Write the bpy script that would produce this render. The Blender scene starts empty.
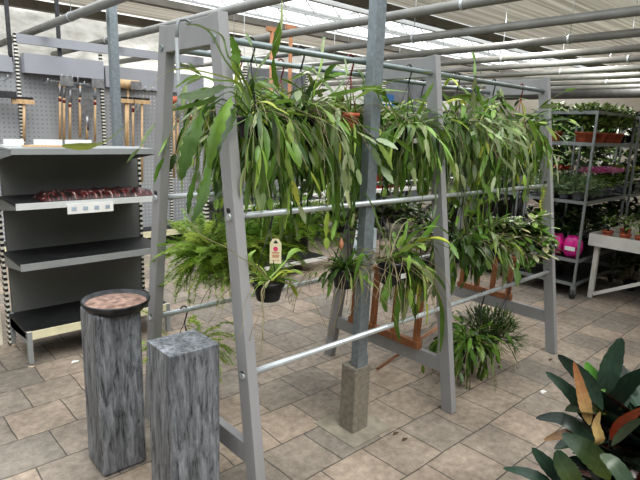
import bpy, math, random
from mathutils import Vector as V, Matrix
from math import sin, cos, pi, sqrt
random.seed(7)
C = bpy.context.scene.collection
H = 1.58
# ------------------------------------------------------------------ camera
FPX, PITCH, ROLL, YAW = 527.69, .207128, .0357529, .747149
fw = V((cos(PITCH)*sin(YAW), cos(PITCH)*cos(YAW), -sin(PITCH)))
rt = V((cos(YAW), -sin(YAW), 0)); up = rt.cross(fw)
r2 = rt*cos(ROLL)+up*sin(ROLL); u2 = -rt*sin(ROLL)+up*cos(ROLL)
CAM = V((0, 0, H))
def ray(x, y): return r2*((x-320)/FPX) - u2*((y-240)/FPX) + fw
def at(x, y, Y):            # survey point: where the sight line meets the plane at depth Y
    d = ray(x, y); return CAM + d*(Y/d.y)
def atX(x, y, X): d = ray(x, y); return CAM + d*(X/d.x)
cd = bpy.data.cameras.new('camera'); cam = bpy.data.objects.new('camera', cd); C.objects.link(cam)
m3 = Matrix((r2, u2, -fw)).transposed().to_4x4(); m3.translation = CAM
cam.matrix_world = m3
cd.sensor_width = 36; cd.lens = FPX*36/640; cd.clip_start = .05
bpy.context.scene.camera = cam

# ------------------------------------------------------------------ materials
def nt(name):
    m = bpy.data.materials.new(name); m.use_nodes = True
    n = m.node_tree.nodes; l = m.node_tree.links
    return m, n, l, n['Principled BSDF']
MC = {}
def mat(name, col, rough=.6, metal=0, var=.12, scale=8, stretch=(1, 1, 1), bump=0, emit=0, col2=None, detail=4):
    if name in MC: return MC[name]
    m, n, l, b = nt(name)
    tc = n.new('ShaderNodeTexCoord'); mp = n.new('ShaderNodeMapping'); mp.inputs['Scale'].default_value = stretch
    no = n.new('ShaderNodeTexNoise'); no.inputs['Scale'].default_value = scale; no.inputs['Detail'].default_value = detail
    cr = n.new('ShaderNodeValToRGB')
    c2 = col2 or tuple(min(1, c*(1+var)) for c in col); c1 = col if col2 else tuple(c*(1-var) for c in col)
    cr.color_ramp.elements[0].color = (*c1, 1); cr.color_ramp.elements[1].color = (*c2, 1)
    cr.color_ramp.elements[0].position = .35; cr.color_ramp.elements[1].position = .65
    l.new(tc.outputs['Object'], mp.inputs['Vector']); l.new(mp.outputs[0], no.inputs['Vector'])
    l.new(no.outputs['Fac'], cr.inputs['Fac']); l.new(cr.outputs[0], b.inputs['Base Color'])
    b.inputs['Roughness'].default_value = rough; b.inputs['Metallic'].default_value = metal
    if bump:
        bp = n.new('ShaderNodeBump'); bp.inputs['Strength'].default_value = bump; bp.inputs['Distance'].default_value = .01
        l.new(no.outputs['Fac'], bp.inputs['Height']); l.new(bp.outputs[0], b.inputs['Normal'])
    if emit:
        l.new(cr.outputs[0], b.inputs['Emission Color']); b.inputs['Emission Strength'].default_value = emit
    MC[name] = m; return m
def leafmat(name, rough=.42, trans=.3, gain=1):
    if name in MC: return MC[name]
    m, n, l, b = nt(name)
    a = n.new('ShaderNodeAttribute'); a.attribute_name = 'Col'
    no = n.new('ShaderNodeTexNoise'); no.inputs['Scale'].default_value = 25
    hs = n.new('ShaderNodeHueSaturation'); mr = n.new('ShaderNodeMapRange')
    mr.inputs['To Min'].default_value = .7*gain; mr.inputs['To Max'].default_value = 1.3*gain
    l.new(no.outputs['Fac'], mr.inputs['Value']); l.new(mr.outputs[0], hs.inputs['Value']); l.new(a.outputs['Color'], hs.inputs['Color'])
    l.new(hs.outputs[0], b.inputs['Base Color']); b.inputs['Roughness'].default_value = rough
    tr = n.new('ShaderNodeBsdfTranslucent'); mx = n.new('ShaderNodeMixShader'); mx.inputs[0].default_value = trans
    l.new(hs.outputs[0], tr.inputs['Color']); l.new(b.outputs[0], mx.inputs[1]); l.new(tr.outputs[0], mx.inputs[2])
    l.new(mx.outputs[0], n['Material Output'].inputs['Surface'])
    MC[name] = m; return m
LEAF = leafmat('leaf green', .38, .24); LEAFG = leafmat('glossy leaf', .25, .12)
RACK = mat('grey painted wood', (.30, .30, .305), .6, 0, .08, 6, (1, 1, .2))
ALU = mat('light aluminium rail', (.62, .66, .68), .35, .5, .08, 20)
ZINC = mat('galvanised steel', (.25, .285, .305), .5, .35, .12, 45, bump=.05)
GREYM = mat('grey shelf metal', (.32, .335, .34), .5, .2, .06, 5)
GPANEL = mat('dark grey panel', (.19, .195, .19), .6, 0, .1, 2)
BLACKSH = mat('black shelf mat', (.018, .019, .02), .5, 0, .3, 10)
CREAM = mat('cream strip', (.72, .68, .48), .6, 0, .08, 10)
WHITE = mat('white plastic', (.78, .78, .76), .5, 0, .05, 10)
BLACKP = mat('black pot plastic', (.02, .022, .025), .4, 0, .3, 20)
ORANGEP = mat('terracotta pot', (.50, .14, .07), .6, 0, .2, 20)
REDH = mat('dark red plastic', (.16, .02, .02), .4, 0, .2, 20)
WOOD = mat('pale ash wood', (.58, .40, .23), .5, 0, .15, 10, (8, 8, 1))
REDWOOD = mat('reddish trellis wood', (.28, .12, .055), .6, 0, .25, 12, (6, 6, 1))
CONC = mat('weathered concrete', (.24, .22, .18), .9, 0, .16, 40, bump=.12, detail=6)
SOIL = mat('dry soil', (.30, .20, .16), .95, 0, .4, 30, bump=.8)
DSTEEL = mat('dark steel', (.06, .06, .065), .5, .4, .2, 20)
STEELT = mat('dull tool steel', (.30, .30, .31), .4, .6, .2, 20)
PIPE = mat('grey painted pipe', (.25, .25, .235), .45, .1, .1, 6)
GREYPOT = mat('grey nursery pot', (.25, .26, .28), .5, 0, .1, 15)
VINE = mat('pale woody vine', (.33, .31, .2), .7, 0, .2, 30)

def floor_mat():
    m, n, l, b = nt('grey brown paving')
    tc = n.new('ShaderNodeTexCoord'); mp = n.new('ShaderNodeMapping')
    S = 1/.288
    mp.inputs['Location'].default_value = (-(1.825-.288*2)*S-.045, -(1.597-.288*2)*S-.045, 0); mp.inputs['Scale'].default_value = (S, S, S)
    br = n.new('ShaderNodeTexBrick'); br.offset = .5; br.offset_frequency = 2
    br.inputs['Scale'].default_value = 1; br.inputs['Brick Width'].default_value = 1; br.inputs['Row Height'].default_value = 1
    br.inputs['Mortar Size'].default_value = .015; br.inputs['Mortar Smooth'].default_value = .6; br.inputs['Bias'].default_value = 0
    br.inputs['Color1'].default_value = (.36, .29, .23, 1); br.inputs['Color2'].default_value = (.235, .21, .18, 1)
    br.inputs['Mortar'].default_value = (.11, .095, .08, 1)
    # wobble the joints a little
    nw = n.new('ShaderNodeTexNoise'); nw.inputs['Scale'].default_value = 3
    vm = n.new('ShaderNodeVectorMath'); vm.operation = 'SCALE'; vm.inputs['Scale'].default_value = .10
    va = n.new('ShaderNodeVectorMath'); va.operation = 'ADD'
    l.new(tc.outputs['Object'], mp.inputs['Vector']); l.new(tc.outputs['Object'], nw.inputs['Vector'])
    l.new(nw.outputs['Color'], vm.inputs[0]); l.new(mp.outputs[0], va.inputs[0]); l.new(vm.outputs[0], va.inputs[1])
    l.new(va.outputs[0], br.inputs['Vector'])
    n1 = n.new('ShaderNodeTexNoise'); n1.inputs['Scale'].default_value = 2.2; n1.inputs['Detail'].default_value = 6
    n2 = n.new('ShaderNodeTexNoise'); n2.inputs['Scale'].default_value = 22; n2.inputs['Detail'].default_value = 8; n2.inputs['Roughness'].default_value = .7
    l.new(tc.outputs['Object'], n1.inputs['Vector']); l.new(tc.outputs['Object'], n2.inputs['Vector'])
    m1 = n.new('ShaderNodeMapRange'); m1.inputs['From Min'].default_value = .35; m1.inputs['From Max'].default_value = .65; m1.inputs['To Min'].default_value = .78; m1.inputs['To Max'].default_value = 1.18
    m2 = n.new('ShaderNodeMapRange'); m2.inputs['From Min'].default_value = .3; m2.inputs['From Max'].default_value = .7; m2.inputs['To Min'].default_value = .66; m2.inputs['To Max'].default_value = 1.3
    l.new(n1.outputs['Fac'], m1.inputs['Value']); l.new(n2.outputs['Fac'], m2.inputs['Value'])
    mu = n.new('ShaderNodeMath'); mu.operation = 'MULTIPLY'; l.new(m1.outputs[0], mu.inputs[0]); l.new(m2.outputs[0], mu.inputs[1])
    hs = n.new('ShaderNodeHueSaturation'); l.new(br.outputs['Color'], hs.inputs['Color']); l.new(mu.outputs[0], hs.inputs['Value'])
    l.new(hs.outputs[0], b.inputs['Base Color']); b.inputs['Roughness'].default_value = .8
    bp = n.new('ShaderNodeBump'); bp.inputs['Strength'].default_value = .5; bp.inputs['Distance'].default_value = .01
    iv = n.new('ShaderNodeMath'); iv.operation = 'SUBTRACT'; iv.inputs[0].default_value = 1; l.new(br.outputs['Fac'], iv.inputs[1])
    l.new(iv.outputs[0], bp.inputs['Height']); l.new(bp.outputs[0], b.inputs['Normal'])
    return m
def zinc_weathered():
    m, n, l, b = nt('weathered zinc cladding')
    tc = n.new('ShaderNodeTexCoord'); mp = n.new('ShaderNodeMapping'); mp.inputs['Scale'].default_value = (1.6, 1.6, .25)
    l.new(tc.outputs['Object'], mp.inputs['Vector'])
    a = n.new('ShaderNodeTexNoise'); a.inputs['Scale'].default_value = 34; a.inputs['Detail'].default_value = 10; a.inputs['Roughness'].default_value = .72
    a.inputs['Distortion'].default_value = .6
    l.new(mp.outputs[0], a.inputs['Vector'])
    cr = n.new('ShaderNodeValToRGB'); e = cr.color_ramp.elements
    e[0].position = .34; e[0].color = (.022, .024, .027, 1); e[1].position = .72; e[1].color = (.36, .38, .41, 1)
    q = e.new(.46); q.color = (.15, .16, .175, 1)
    c = n.new('ShaderNodeTexNoise'); c.inputs['Scale'].default_value = 5; c.inputs['Detail'].default_value = 3
    mp2 = n.new('ShaderNodeMapping'); mp2.inputs['Scale'].default_value = (2.2, 2.2, .35); l.new(tc.outputs['Object'], mp2.inputs['Vector']); l.new(mp2.outputs[0], c.inputs['Vector'])
    mr = n.new('ShaderNodeMapRange'); mr.inputs['From Min'].default_value = .3; mr.inputs['From Max'].default_value = .7; mr.inputs['To Min'].default_value = .75; mr.inputs['To Max'].default_value = 1.45
    l.new(c.outputs['Fac'], mr.inputs['Value'])
    hs = n.new('ShaderNodeHueSaturation'); l.new(a.outputs['Fac'], cr.inputs['Fac']); l.new(cr.outputs[0], hs.inputs['Color']); l.new(mr.outputs[0], hs.inputs['Value'])
    l.new(hs.outputs[0], b.inputs['Base Color']); b.inputs['Roughness'].default_value = .55; b.inputs['Metallic'].default_value = .25
    bp = n.new('ShaderNodeBump'); bp.inputs['Strength'].default_value = .35; bp.inputs['Distance'].default_value = .004
    l.new(a.outputs['Fac'], bp.inputs['Height']); l.new(bp.outputs[0], b.inputs['Normal'])
    return m
def peg_mat():
    m, n, l, b = nt('perforated grey pegboard')
    tc = n.new('ShaderNodeTexCoord'); sp = n.new('ShaderNodeSeparateXYZ'); l.new(tc.outputs['Object'], sp.inputs[0])
    def cell(o, s):
        a = n.new('ShaderNodeMath'); a.operation = 'DIVIDE'; a.inputs[1].default_value = s; l.new(o, a.inputs[0])
        f = n.new('ShaderNodeMath'); f.operation = 'FRACT'; l.new(a.outputs[0], f.inputs[0])
        g = n.new('ShaderNodeMath'); g.operation = 'SUBTRACT'; g.inputs[1].default_value = .5; l.new(f.outputs[0], g.inputs[0])
        h = n.new('ShaderNodeMath'); h.operation = 'POWER'; h.inputs[1].default_value = 2; l.new(g.outputs[0], h.inputs[0]); return h.outputs[0]
    ad = n.new('ShaderNodeMath'); ad.operation = 'ADD'; l.new(cell(sp.outputs['X'], .05), ad.inputs[0]); l.new(cell(sp.outputs['Z'], .05), ad.inputs[1])
    lt = n.new('ShaderNodeMath'); lt.operation = 'LESS_THAN'; lt.inputs[1].default_value = .045; l.new(ad.outputs[0], lt.inputs[0])
    no = n.new('ShaderNodeTexNoise'); no.inputs['Scale'].default_value = .9; no.inputs['Detail'].default_value = 1; l.new(tc.outputs['Object'], no.inputs['Vector'])
    gt = n.new('ShaderNodeMapRange'); gt.inputs['From Min'].default_value = .4; gt.inputs['From Max'].default_value = .6; l.new(no.outputs['Fac'], gt.inputs['Value'])
    mx = n.new('ShaderNodeMix'); mx.data_type = 'RGBA'; mx.inputs['A'].default_value = (.24, .245, .255, 1); mx.inputs['B'].default_value = (.62, .63, .63, 1)
    l.new(gt.outputs[0], mx.inputs['Factor'])
    m2 = n.new('ShaderNodeMix'); m2.data_type = 'RGBA'; m2.inputs['A'].default_value = (.34, .35, .37, 1)
    l.new(mx.outputs['Result'], m2.inputs['B']); l.new(lt.outputs[0], m2.inputs['Factor'])
    l.new(m2.outputs['Result'], b.inputs['Base Color']); b.inputs['Roughness'].default_value = .5
    return m
def slot_mat():
    m, n, l, b = nt('slotted upright')
    tc = n.new('ShaderNodeTexCoord'); sp = n.new('ShaderNodeSeparateXYZ'); l.new(tc.outputs['Object'], sp.inputs[0])
    a = n.new('ShaderNodeMath'); a.operation = 'DIVIDE'; a.inputs[1].default_value = .04; l.new(sp.outputs['Z'], a.inputs[0])
    f = n.new('ShaderNodeMath'); f.operation = 'FRACT'; l.new(a.outputs[0], f.inputs[0])
    g = n.new('ShaderNodeMath'); g.operation = 'GREATER_THAN'; g.inputs[1].default_value = .5; l.new(f.outputs[0], g.inputs[0])
    mx = n.new('ShaderNodeMix'); mx.data_type = 'RGBA'; mx.inputs['A'].default_value = (.02, .02, .02, 1); mx.inputs['B'].default_value = (.75, .73, .66, 1)
    l.new(g.outputs[0], mx.inputs['Factor']); l.new(mx.outputs['Result'], b.inputs['Base Color']); return m
def glow_fabric_mat(name, c1, c2, emit, sc=(60, 1.2, 1)):
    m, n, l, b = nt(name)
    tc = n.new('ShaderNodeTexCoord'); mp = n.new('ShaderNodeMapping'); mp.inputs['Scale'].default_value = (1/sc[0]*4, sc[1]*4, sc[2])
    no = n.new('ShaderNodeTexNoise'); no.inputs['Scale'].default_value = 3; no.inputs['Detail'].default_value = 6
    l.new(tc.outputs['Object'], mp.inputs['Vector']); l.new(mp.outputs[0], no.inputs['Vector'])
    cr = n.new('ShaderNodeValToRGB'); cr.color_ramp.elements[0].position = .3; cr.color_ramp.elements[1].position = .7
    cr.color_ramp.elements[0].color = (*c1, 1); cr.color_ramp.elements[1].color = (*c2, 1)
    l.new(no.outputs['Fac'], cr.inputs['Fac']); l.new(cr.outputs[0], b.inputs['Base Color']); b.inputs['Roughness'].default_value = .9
    l.new(cr.outputs[0], b.inputs['Emission Color']); b.inputs['Emission Strength'].default_value = emit  # emission imitates daylight passing through the fabric
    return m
FLOOR = floor_mat(); ZW = zinc_weathered(); PEG = peg_mat(); SLOT = slot_mat()
FAB = glow_fabric_mat('self-lit ribbed shade cloth', (.26, .24, .20), (.56, .53, .47), .5)  # ceiling cloth given its own glow in place of light from above
FABV = glow_fabric_mat('self-lit crinkled sheeting', (.42, .42, .39), (.74, .74, .71), .5, (3, .8, 3))  # translucent back wall sheeting, its daylight glow put in as emission

# ------------------------------------------------------------------ mesh helpers
class MB:
    def __init__(s): s.v = []; s.f = []; s.c = []; s.sm = []
    def face(s, idx, c=(1, 1, 1), sm=False): s.f.append(idx); s.c.append(c); s.sm.append(sm)
    def box(s, x0, x1, y0, y1, z0, z1):
        b = len(s.v); s.v += [(x, y, z) for z in (z0, z1) for x, y in ((x0, y0), (x1, y0), (x1, y1), (x0, y1))]
        for q in ((3, 2, 1, 0), (4, 5, 6, 7), (0, 1, 5, 4), (1, 2, 6, 5), (2, 3, 7, 6), (3, 0, 4, 7)): s.face([b+i for i in q])
        return s
    def bar(s, p, q, wa, wb, side=None):      # rectangular bar p->q; side = direction of the wa width
        p, q = V(p), V(q); d = (q-p).normalized()
        a = V(side) if side else (V((0, 0, 1)) if abs(d.z) < .9 else V((1, 0, 0))).cross(d)
        a = (a-d*a.dot(d)).normalized(); c = d.cross(a).normalized(); b = len(s.v)
        for o in (p, q):
            for i, j in ((-1, -1), (1, -1), (1, 1), (-1, 1)): s.v.append(tuple(o+a*(i*wa/2)+c*(j*wb/2)))
        for f in ((3, 2, 1, 0), (4, 5, 6, 7), (0, 1, 5, 4), (1, 2, 6, 5), (2, 3, 7, 6), (3, 0, 4, 7)): s.face([b+i for i in f])
        return s
    def tube(s, pts, r, n=8, c=(1, 1, 1), cap=True):
        pts = [V(p) for p in pts]; rs = r if isinstance(r, (list, tuple)) else [r]*len(pts); b = len(s.v)
        ref = None
        for i, p in enumerate(pts):
            d = (pts[min(i+1, len(pts)-1)]-pts[max(i-1, 0)]).normalized()
            if ref is None: ref = V((0, 0, 1)) if abs(d.z) < .9 else V((1, 0, 0))
            a = ref-d*ref.dot(d)
            if a.length < 1e-4: a = V((0, 1, 0))-d*d.y
            a.normalize(); ref = a; e = d.cross(a)
            for k in range(n):
                t = 2*pi*k/n; s.v.append(tuple(p+a*(cos(t)*rs[i])+e*(sin(t)*rs[i])))
        for i in range(len(pts)-1):
            for k in range(n):
                k2 = (k+1) % n; s.face([b+i*n+k, b+i*n+k2, b+(i+1)*n+k2, b+(i+1)*n+k], c, True)
        if cap:
            s.face([b+k for k in range(n)][::-1], c); s.face([b+(len(pts)-1)*n+k for k in range(n)], c)
        return s
    def lathe(s, prof, cx=0, cy=0, n=24, c=(1, 1, 1)):
        b = len(s.v)
        for r, z in prof:
            for k in range(n): t = 2*pi*k/n; s.v.append((cx+cos(t)*r, cy+sin(t)*r, z))
        for i in range(len(prof)-1):
            for k in range(n):
                k2 = (k+1) % n; s.face([b+i*n+k, b+i*n+k2, b+(i+1)*n+k2, b+(i+1)*n+k], c, True)
        s.face([b+k for k in range(n)][::-1], c); s.face([b+(len(prof)-1)*n+k for k in range(n)], c)
        return s
    def ribbon(s, pts, ws, col, side=None, fold=.15, colt=None):
        pts = [V(p) for p in pts]; b = len(s.v); prev = V(side) if side else None; N = len(pts)
        for i, p in enumerate(pts):
            d = (pts[min(i+1, N-1)]-pts[max(i-1, 0)]).normalized()
            if prev is None: prev = d.cross(V((0, 0, 1))) if abs(d.z) < .95 else V((1, 0, 0))
            a = prev-d*prev.dot(d)
            if a.length < 1e-4: a = V((1, 0, 0))
            a.normalize(); prev = a; nn = a.cross(d)
            s.v += [tuple(p-a*ws[i]), tuple(p-nn*(ws[i]*fold)), tuple(p+a*ws[i])]
        for i in range(N-1):
            k = b+i*3; c = col
            if colt: t = i/(N-1); c = tuple(col[j]*(1-t)+colt[j]*t for j in range(3))
            c2 = tuple(x*.86 for x in c)
            s.face([k, k+1, k+4, k+3], c, True); s.face([k+1, k+2, k+5, k+4], c2, True)
    def build(s, name, m, parent=None, loc=None, bevel=0):
        me = bpy.data.meshes.new(name); me.from_pydata(s.v, [], s.f); me.update()
        me.polygons.foreach_set('use_smooth', s.sm)
        ca = me.color_attributes.new('Col', 'BYTE_COLOR', 'CORNER')
        arr = []
        for f, c in zip(s.f, s.c): arr += [*c, 1]*len(f)
        ca.data.foreach_set('color', arr)
        me.materials.append(m); o = bpy.data.objects.new(name, me); C.objects.link(o)
        if parent: o.parent = parent
        if loc is not None: o.location = loc
        if bevel:
            b = o.modifiers.new('bevel', 'BEVEL'); b.width = bevel; b.segments = 2; b.limit_method = 'ANGLE'
        return o
def tag(o, label, cat, group=None, kind=None):
    o['label'] = label; o['category'] = cat
    if group: o['group'] = group
    if kind: o['kind'] = kind
    return o
def thing(name, label, cat, loc=(0, 0, 0), rz=0, group=None):
    o = bpy.data.objects.new(name, None); o.empty_display_size = .05; C.objects.link(o); o.location = loc; o.rotation_euler = (0, 0, rz)
    return tag(o, label, cat, group)
def struct(name, mb, m, **k):
    o = mb.build(name, m, **k); o['kind'] = 'structure'; return o
def dup(root, loc, rz=None, label=None, sc=None):
    r = root.copy(); C.objects.link(r); r.location = loc
    if rz is not None: r.rotation_euler = (0, 0, rz)
    if sc: r.scale = (sc,)*3
    if label: r['label'] = label
    for ch in list(root.children):
        c = ch.copy(); C.objects.link(c); c.parent = r
        for g in ch.children: d = g.copy(); C.objects.link(d); d.parent = c
    return r
R = random.uniform
def lerp(a, b, t): return a+(b-a)*t

# ------------------------------------------------------------------ setting
struct('floor', MB().box(-3, 16, -2, 12, -.05, 0), FLOOR)
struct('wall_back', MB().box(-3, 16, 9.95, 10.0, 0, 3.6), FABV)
struct('wall_back', MB().box(-3, 15, 9.86, 9.9, 0, 2.25), mat('grey green lower wall', (.16, .17, .15), .8, 0, .3, 1.5))
struct('wall_left_added', MB().box(-3.05, -3, -2, 11, 0, 3.6), mat('plain wall', (.4, .39, .36), .8))  # unseen wall, added to cut side light so it falls from above
struct('wall_front_added', MB().box(-3, 15, -2.05, -2, 0, 3.6), mat('plain wall', (.4, .39, .36), .8))  # unseen wall behind the camera, added to block low light
struct('wall_right', MB().box(15, 15.05, -2, 11, 0, 3.6), mat('pale beige wall', (.58, .54, .47), .7, 0, .06, 1))
# roof screens: cloth strips with an open glazed strip between (seen against the sky)
ZC = 3.4
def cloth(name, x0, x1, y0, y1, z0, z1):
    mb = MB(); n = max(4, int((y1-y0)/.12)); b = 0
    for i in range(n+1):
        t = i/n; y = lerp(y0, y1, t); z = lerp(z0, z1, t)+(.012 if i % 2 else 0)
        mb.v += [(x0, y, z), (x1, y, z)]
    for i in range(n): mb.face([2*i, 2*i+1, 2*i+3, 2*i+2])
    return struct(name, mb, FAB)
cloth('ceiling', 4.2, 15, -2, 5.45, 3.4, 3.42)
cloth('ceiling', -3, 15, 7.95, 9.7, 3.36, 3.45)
GUT = mat('weathered gutter beam', (.20, .185, .16), .7, 0, .15, 4)
LBEAM = mat('pale aluminium glazing bar', (.66, .68, .68), .5, .2, .06, 4)
for i, (y, w, h, m) in enumerate(((5.5, .12, .12, GUT), (5.78, .05, .07, LBEAM), (7.85, .14, .1, GUT), (9.75, .14, .14, GUT))):
    struct('trim_%d' % (i+1), MB().box(-3 if y > 6 else 3.2, 15, y-w/2, y+w/2, 3.28, 3.28+h), m)
LAB = ['nearest', 'middle', 'farthest']
for i, y in enumerate((6.1, 6.85, 7.6)):
    mb = MB(); mb.bar((3.4, y, 3.62), (15, y, 3.62), .035, .035); mb.bar((3.4, y, 3.38), (15, y, 3.38), .03, .03)
    x = 3.4; k = 0
    while x < 14.9:
        mb.bar((x, y, 3.38 if k % 2 else 3.62), (x+.3, y, 3.62 if k % 2 else 3.38), .014, .014); x += .3; k += 1
    struct('trim_%d' % (i+5), mb, mat('truss steel', (.42, .43, .42), .5, .3, .1, 5))
mb = MB()
for k in range(8): x = 4.6+k*1.45; mb.bar((x, 5.5, 3.72), (x, 7.85, 3.72), .04, .03)
struct('trim_8', mb, LBEAM)

# ------------------------------------------------------------------ overhead pipes
ordn = ['first', 'second', 'third', 'fourth', 'fifth', 'sixth', 'seventh', 'eighth', 'ninth', 'tenth', 'eleventh', 'twelfth']
for i, x in enumerate((1.94, 2.8, 3.88, 4.92, 5.9, 6.85, 7.7, 8.67, 9.6, 10.6, 11.6, 12.6)):
    t = thing('overhead_pipe', 'grey heating pipe hung under the roof, %s counted from the left of the photo' % ordn[i], 'pipe', (x, 0, 2.6), group='overhead pipes')
    MB().tube([(0, -1.5, 0), (0, 9.46, 0)], .042, 14).build('pipe', PIPE, t)
    for y in ((1.2, 3.9, 7.2) if i % 2 else (.4, 2.6, 5.9)):
        if i < 2 and y < 5: continue
        mb = MB().tube([(0, y, .05), (0, y, .8)], .004, 5)
        mb.tube([(0, y-.012, 0), (0, y+.012, 0)], .048, 12)
        mb.build('hanger', ALU, t)

# ------------------------------------------------------------------ pegboard wall with tools
PY = 6.9
pw = thing('pegboard_display', 'long grey perforated pegboard wall behind the shelf with garden tools hanging', 'pegboard', (0, PY, 0))
MB().box(-1.5, 4.0, 0, .04, .16, 2.26).build('panel', PEG, pw)
MB().box(-1.5, 4.0, -.45, .0, .12, .17).build('base_shelf', BLACKSH, pw)
MB().box(-1.5, 4.0, -.47, -.45, .12, .20).build('shelf_edge', CREAM, pw)
MB().box(-1.5, 4.0, -.40, -.38, .0, .1).build('plinth', BLACKSH, pw)
HDR = mat('pale blue grey header', (.34, .35, .385), .5, 0, .05, 2)
MB().box(1.69, 2.56, -.16, -.02, 2.08, 2.29).build('header_panel', HDR, pw)
MB().box(-1.5, 1.6, -.05, -.02, 2.08, 2.24).build('header_panel', HDR, pw)
MB().box(2.62, 4.0, -.05, -.02, 2.0, 2.24).build('header_panel', HDR, pw)
MB().box(1.66, 4.0, -.05, 0, 2.40, 2.50).build('top_rail', HDR, pw)
for x in (.72, 1.65, 2.58, 3.48): MB().box(x-.018, x+.018, -.035, -.005, .16, 2.5).build('upright', SLOT, pw)
for x in (1.15, 2.12, 1.6): MB().box(x-.02, x+.02, .0, .03, 2.2, 3.0).build('upright', DSTEEL, pw)
for x in (1.5, 1.9, 2.1, 2.3, 2.42, 2.75, 3.05, 3.15, 3.55, 3.8): MB().tube([(x, -.02, 1.98), (x, -.22, 2.0), (x, -.24, 2.03)], .007, 6).build('hook', ALU, pw)
def tool(kind, px, y0, y1, label, m=WOOD, lean=0):
    a = at(px, y0, 6.72); b = at(px+lean, y1, 6.72); h = a.z-b.z; L = b-a
    t = thing(kind, label, kind.replace('_', ' '), a)
    MB().tube([(0, 0, 0), tuple(L)], .0155, 8).build('handle', m, t)
    if kind in ('garden_rake', 'garden_hoe', 'garden_fork'):
        MB().tube([(0, 0, -.02), tuple(L*.22)], .0165, 8).build('socket', STEELT, t)
        MB().tube([tuple(L*.25), tuple(L*.31)], .0168, 8).build('grip_band', REDH, t)
    mb = MB()
    if kind == 'garden_rake':
        mb.bar((-.11, 0, .03), (.11, 0, .03), .014, .014)
        for k in range(8): mb.bar((-.105+k*.03, 0, .03), (-.105+k*.03, -.06, .01), .005, .005)
        mb.tube([(0, 0, -.02), (0, 0, .03)], .014, 6); mb.build('head', STEELT, t)
    elif kind == 'push_broom':
        MB().box(-.12, .10, -.03, .03, .0, .05).build('head', m, t)
        mb = MB()
        for k in range(11): mb.box(-.115+k*.02, -.108+k*.02, -.028, .028, .05, .075)
        mb.build('bristles', DSTEEL, t)
    elif kind == 'wooden_mallet':
        mb.tube([(-.13, -.02, .02), (.13, -.02, .02)], .055, 14); mb.build('head', ORANGEP if 'orange' in label else WOOD, t)
    elif kind == 'garden_spade':
        mb.v += [(-.07, 0, 0), (.07, 0, 0), (.075, -.02, .2), (0, -.03, .27), (-.075, -.02, .2)]
        mb.face([0, 1, 2, 3, 4]); mb.tube([(0, 0, -.14), (0, 0, .02)], .02, 8); mb.build('blade', STEELT, t)
    elif kind == 'garden_hoe':
        mb.tube([(0, 0, 0), (0, -.03, .08), (0, -.1, .09)], .009, 6); mb.box(-.07, .07, -.105, -.1, .0, .1); mb.build('blade', STEELT, t)
    elif kind == 'garden_fork':
        mb.tube([(0, 0, -.12), (0, 0, .03)], .018, 8); mb.bar((-.09, 0, .04), (.09, 0, .04), .02, .02)
        for k in range(4): mb.tube([(-.09+k*.06, 0, .04), (-.09+k*.06, -.03, .2)], .007, 5)
        mb.build('tines', STEELT, t)
    return t
tool('push_broom', 24, 104, 141, 'short wooden tee-headed brush hung near the left end of the pegboard')
tool('garden_rake', 60, 84, 140, 'rake with pale handle, left one of the close pair on the pegboard')
tool('garden_hoe', 64, 86, 140, 'hoe with red banded handle, right one of the close pair on the pegboard')
tool('garden_fork', 70, 92, 140, 'fork with pale handle just right of the close pair')
tool('garden_rake', 80, 86, 138, 'rake with dark banded handle hung midway left of the steel column')
tool('garden_spade', 87, 118, 140, 'short spade hung low left of the steel column')
tool('garden_hoe', 95, 88, 142, 'hoe hung beside the slotted strip, closest left of the steel column')
tool('wooden_mallet', 128, 86, 168, 'tall pale wood tool with round block head, right of the steel column')
tool('push_broom', 126, 103, 150, 'wooden tool with narrow tilted block head, right against the steel column')
tool('garden_hoe', 133, 90, 160, 'bare pale handle behind the round block head')
tool('push_broom', 142, 104, 182, 'long wooden brush hung close left of the rack leg')
tool('wooden_mallet', 174, 102, 178, 'orange headed mallet with pale handle seen through the near trestle')
tool('garden_hoe', 178, 108, 154, 'thin pale handle next to the orange headed mallet', lean=-1)
tool('garden_rake', 191, 100, 165, 'rake with brown handle seen right inside the near trestle')
tool('garden_fork', 196, 118, 182, 'fork with pale handle at the right end of the pegboard')
t = tag(MB().box(-.14, .1, -.06, .06, -.02, .05).build('broom_head', DSTEEL, loc=at(5, 96, 6.72)), 'black bristled broom head at the far left of the pegboard', 'broom head')

# the steel column behind the shelf
tcol = thing('steel_column', 'galvanised square roof column standing behind the grey display shelf', 'column', (2.115, 5.3, 0))
MB().box(-.038, .038, -.038, .038, 0, 3.3).build('shaft', ZINC, tcol)
MB().box(-.12, .12, -.12, .12, 0, .015).build('base_plate', ZINC, tcol)

# ------------------------------------------------------------------ grey display shelf (gondola)
g = thing('display_shelf', 'grey metal display shelf with three empty black shelves, left foreground', 'shelf', (.79, 4.06, 0))
W = .985
MB().box(.03, W, -.02, .02, .12, 1.37).build('back_panel', GPANEL, g)
for x in (.0, W): MB().box(x-.01, x+.01, -.03, .03, .0, 1.40).build('upright', SLOT, g)
def shelf(z, depth, th, edge, mm, x1=W):
    s = MB().box(0, x1, -depth, -.02, z-.012, z).build('shelf', mm, g)
    MB().box(0, x1, -depth-.006, -depth+.006, z-th, z+.004).build('front_strip', edge, s)
    for x in (.004, x1-.012):
        b = MB(); b.v += [(x, -.02, z-.012), (x, -depth, z-.012), (x, -depth, z-th), (x, -.02, z-.1)]
        b.v += [(x+.008, v[1], v[2]) for v in b.v[:4]]
        for q in ((0, 1, 2, 3), (7, 6, 5, 4), (0, 4, 5, 1), (1, 5, 6, 2), (2, 6, 7, 3), (3, 7, 4, 0)): b.face(list(q))
        b.build('bracket', GREYM, s)
    return s
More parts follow.
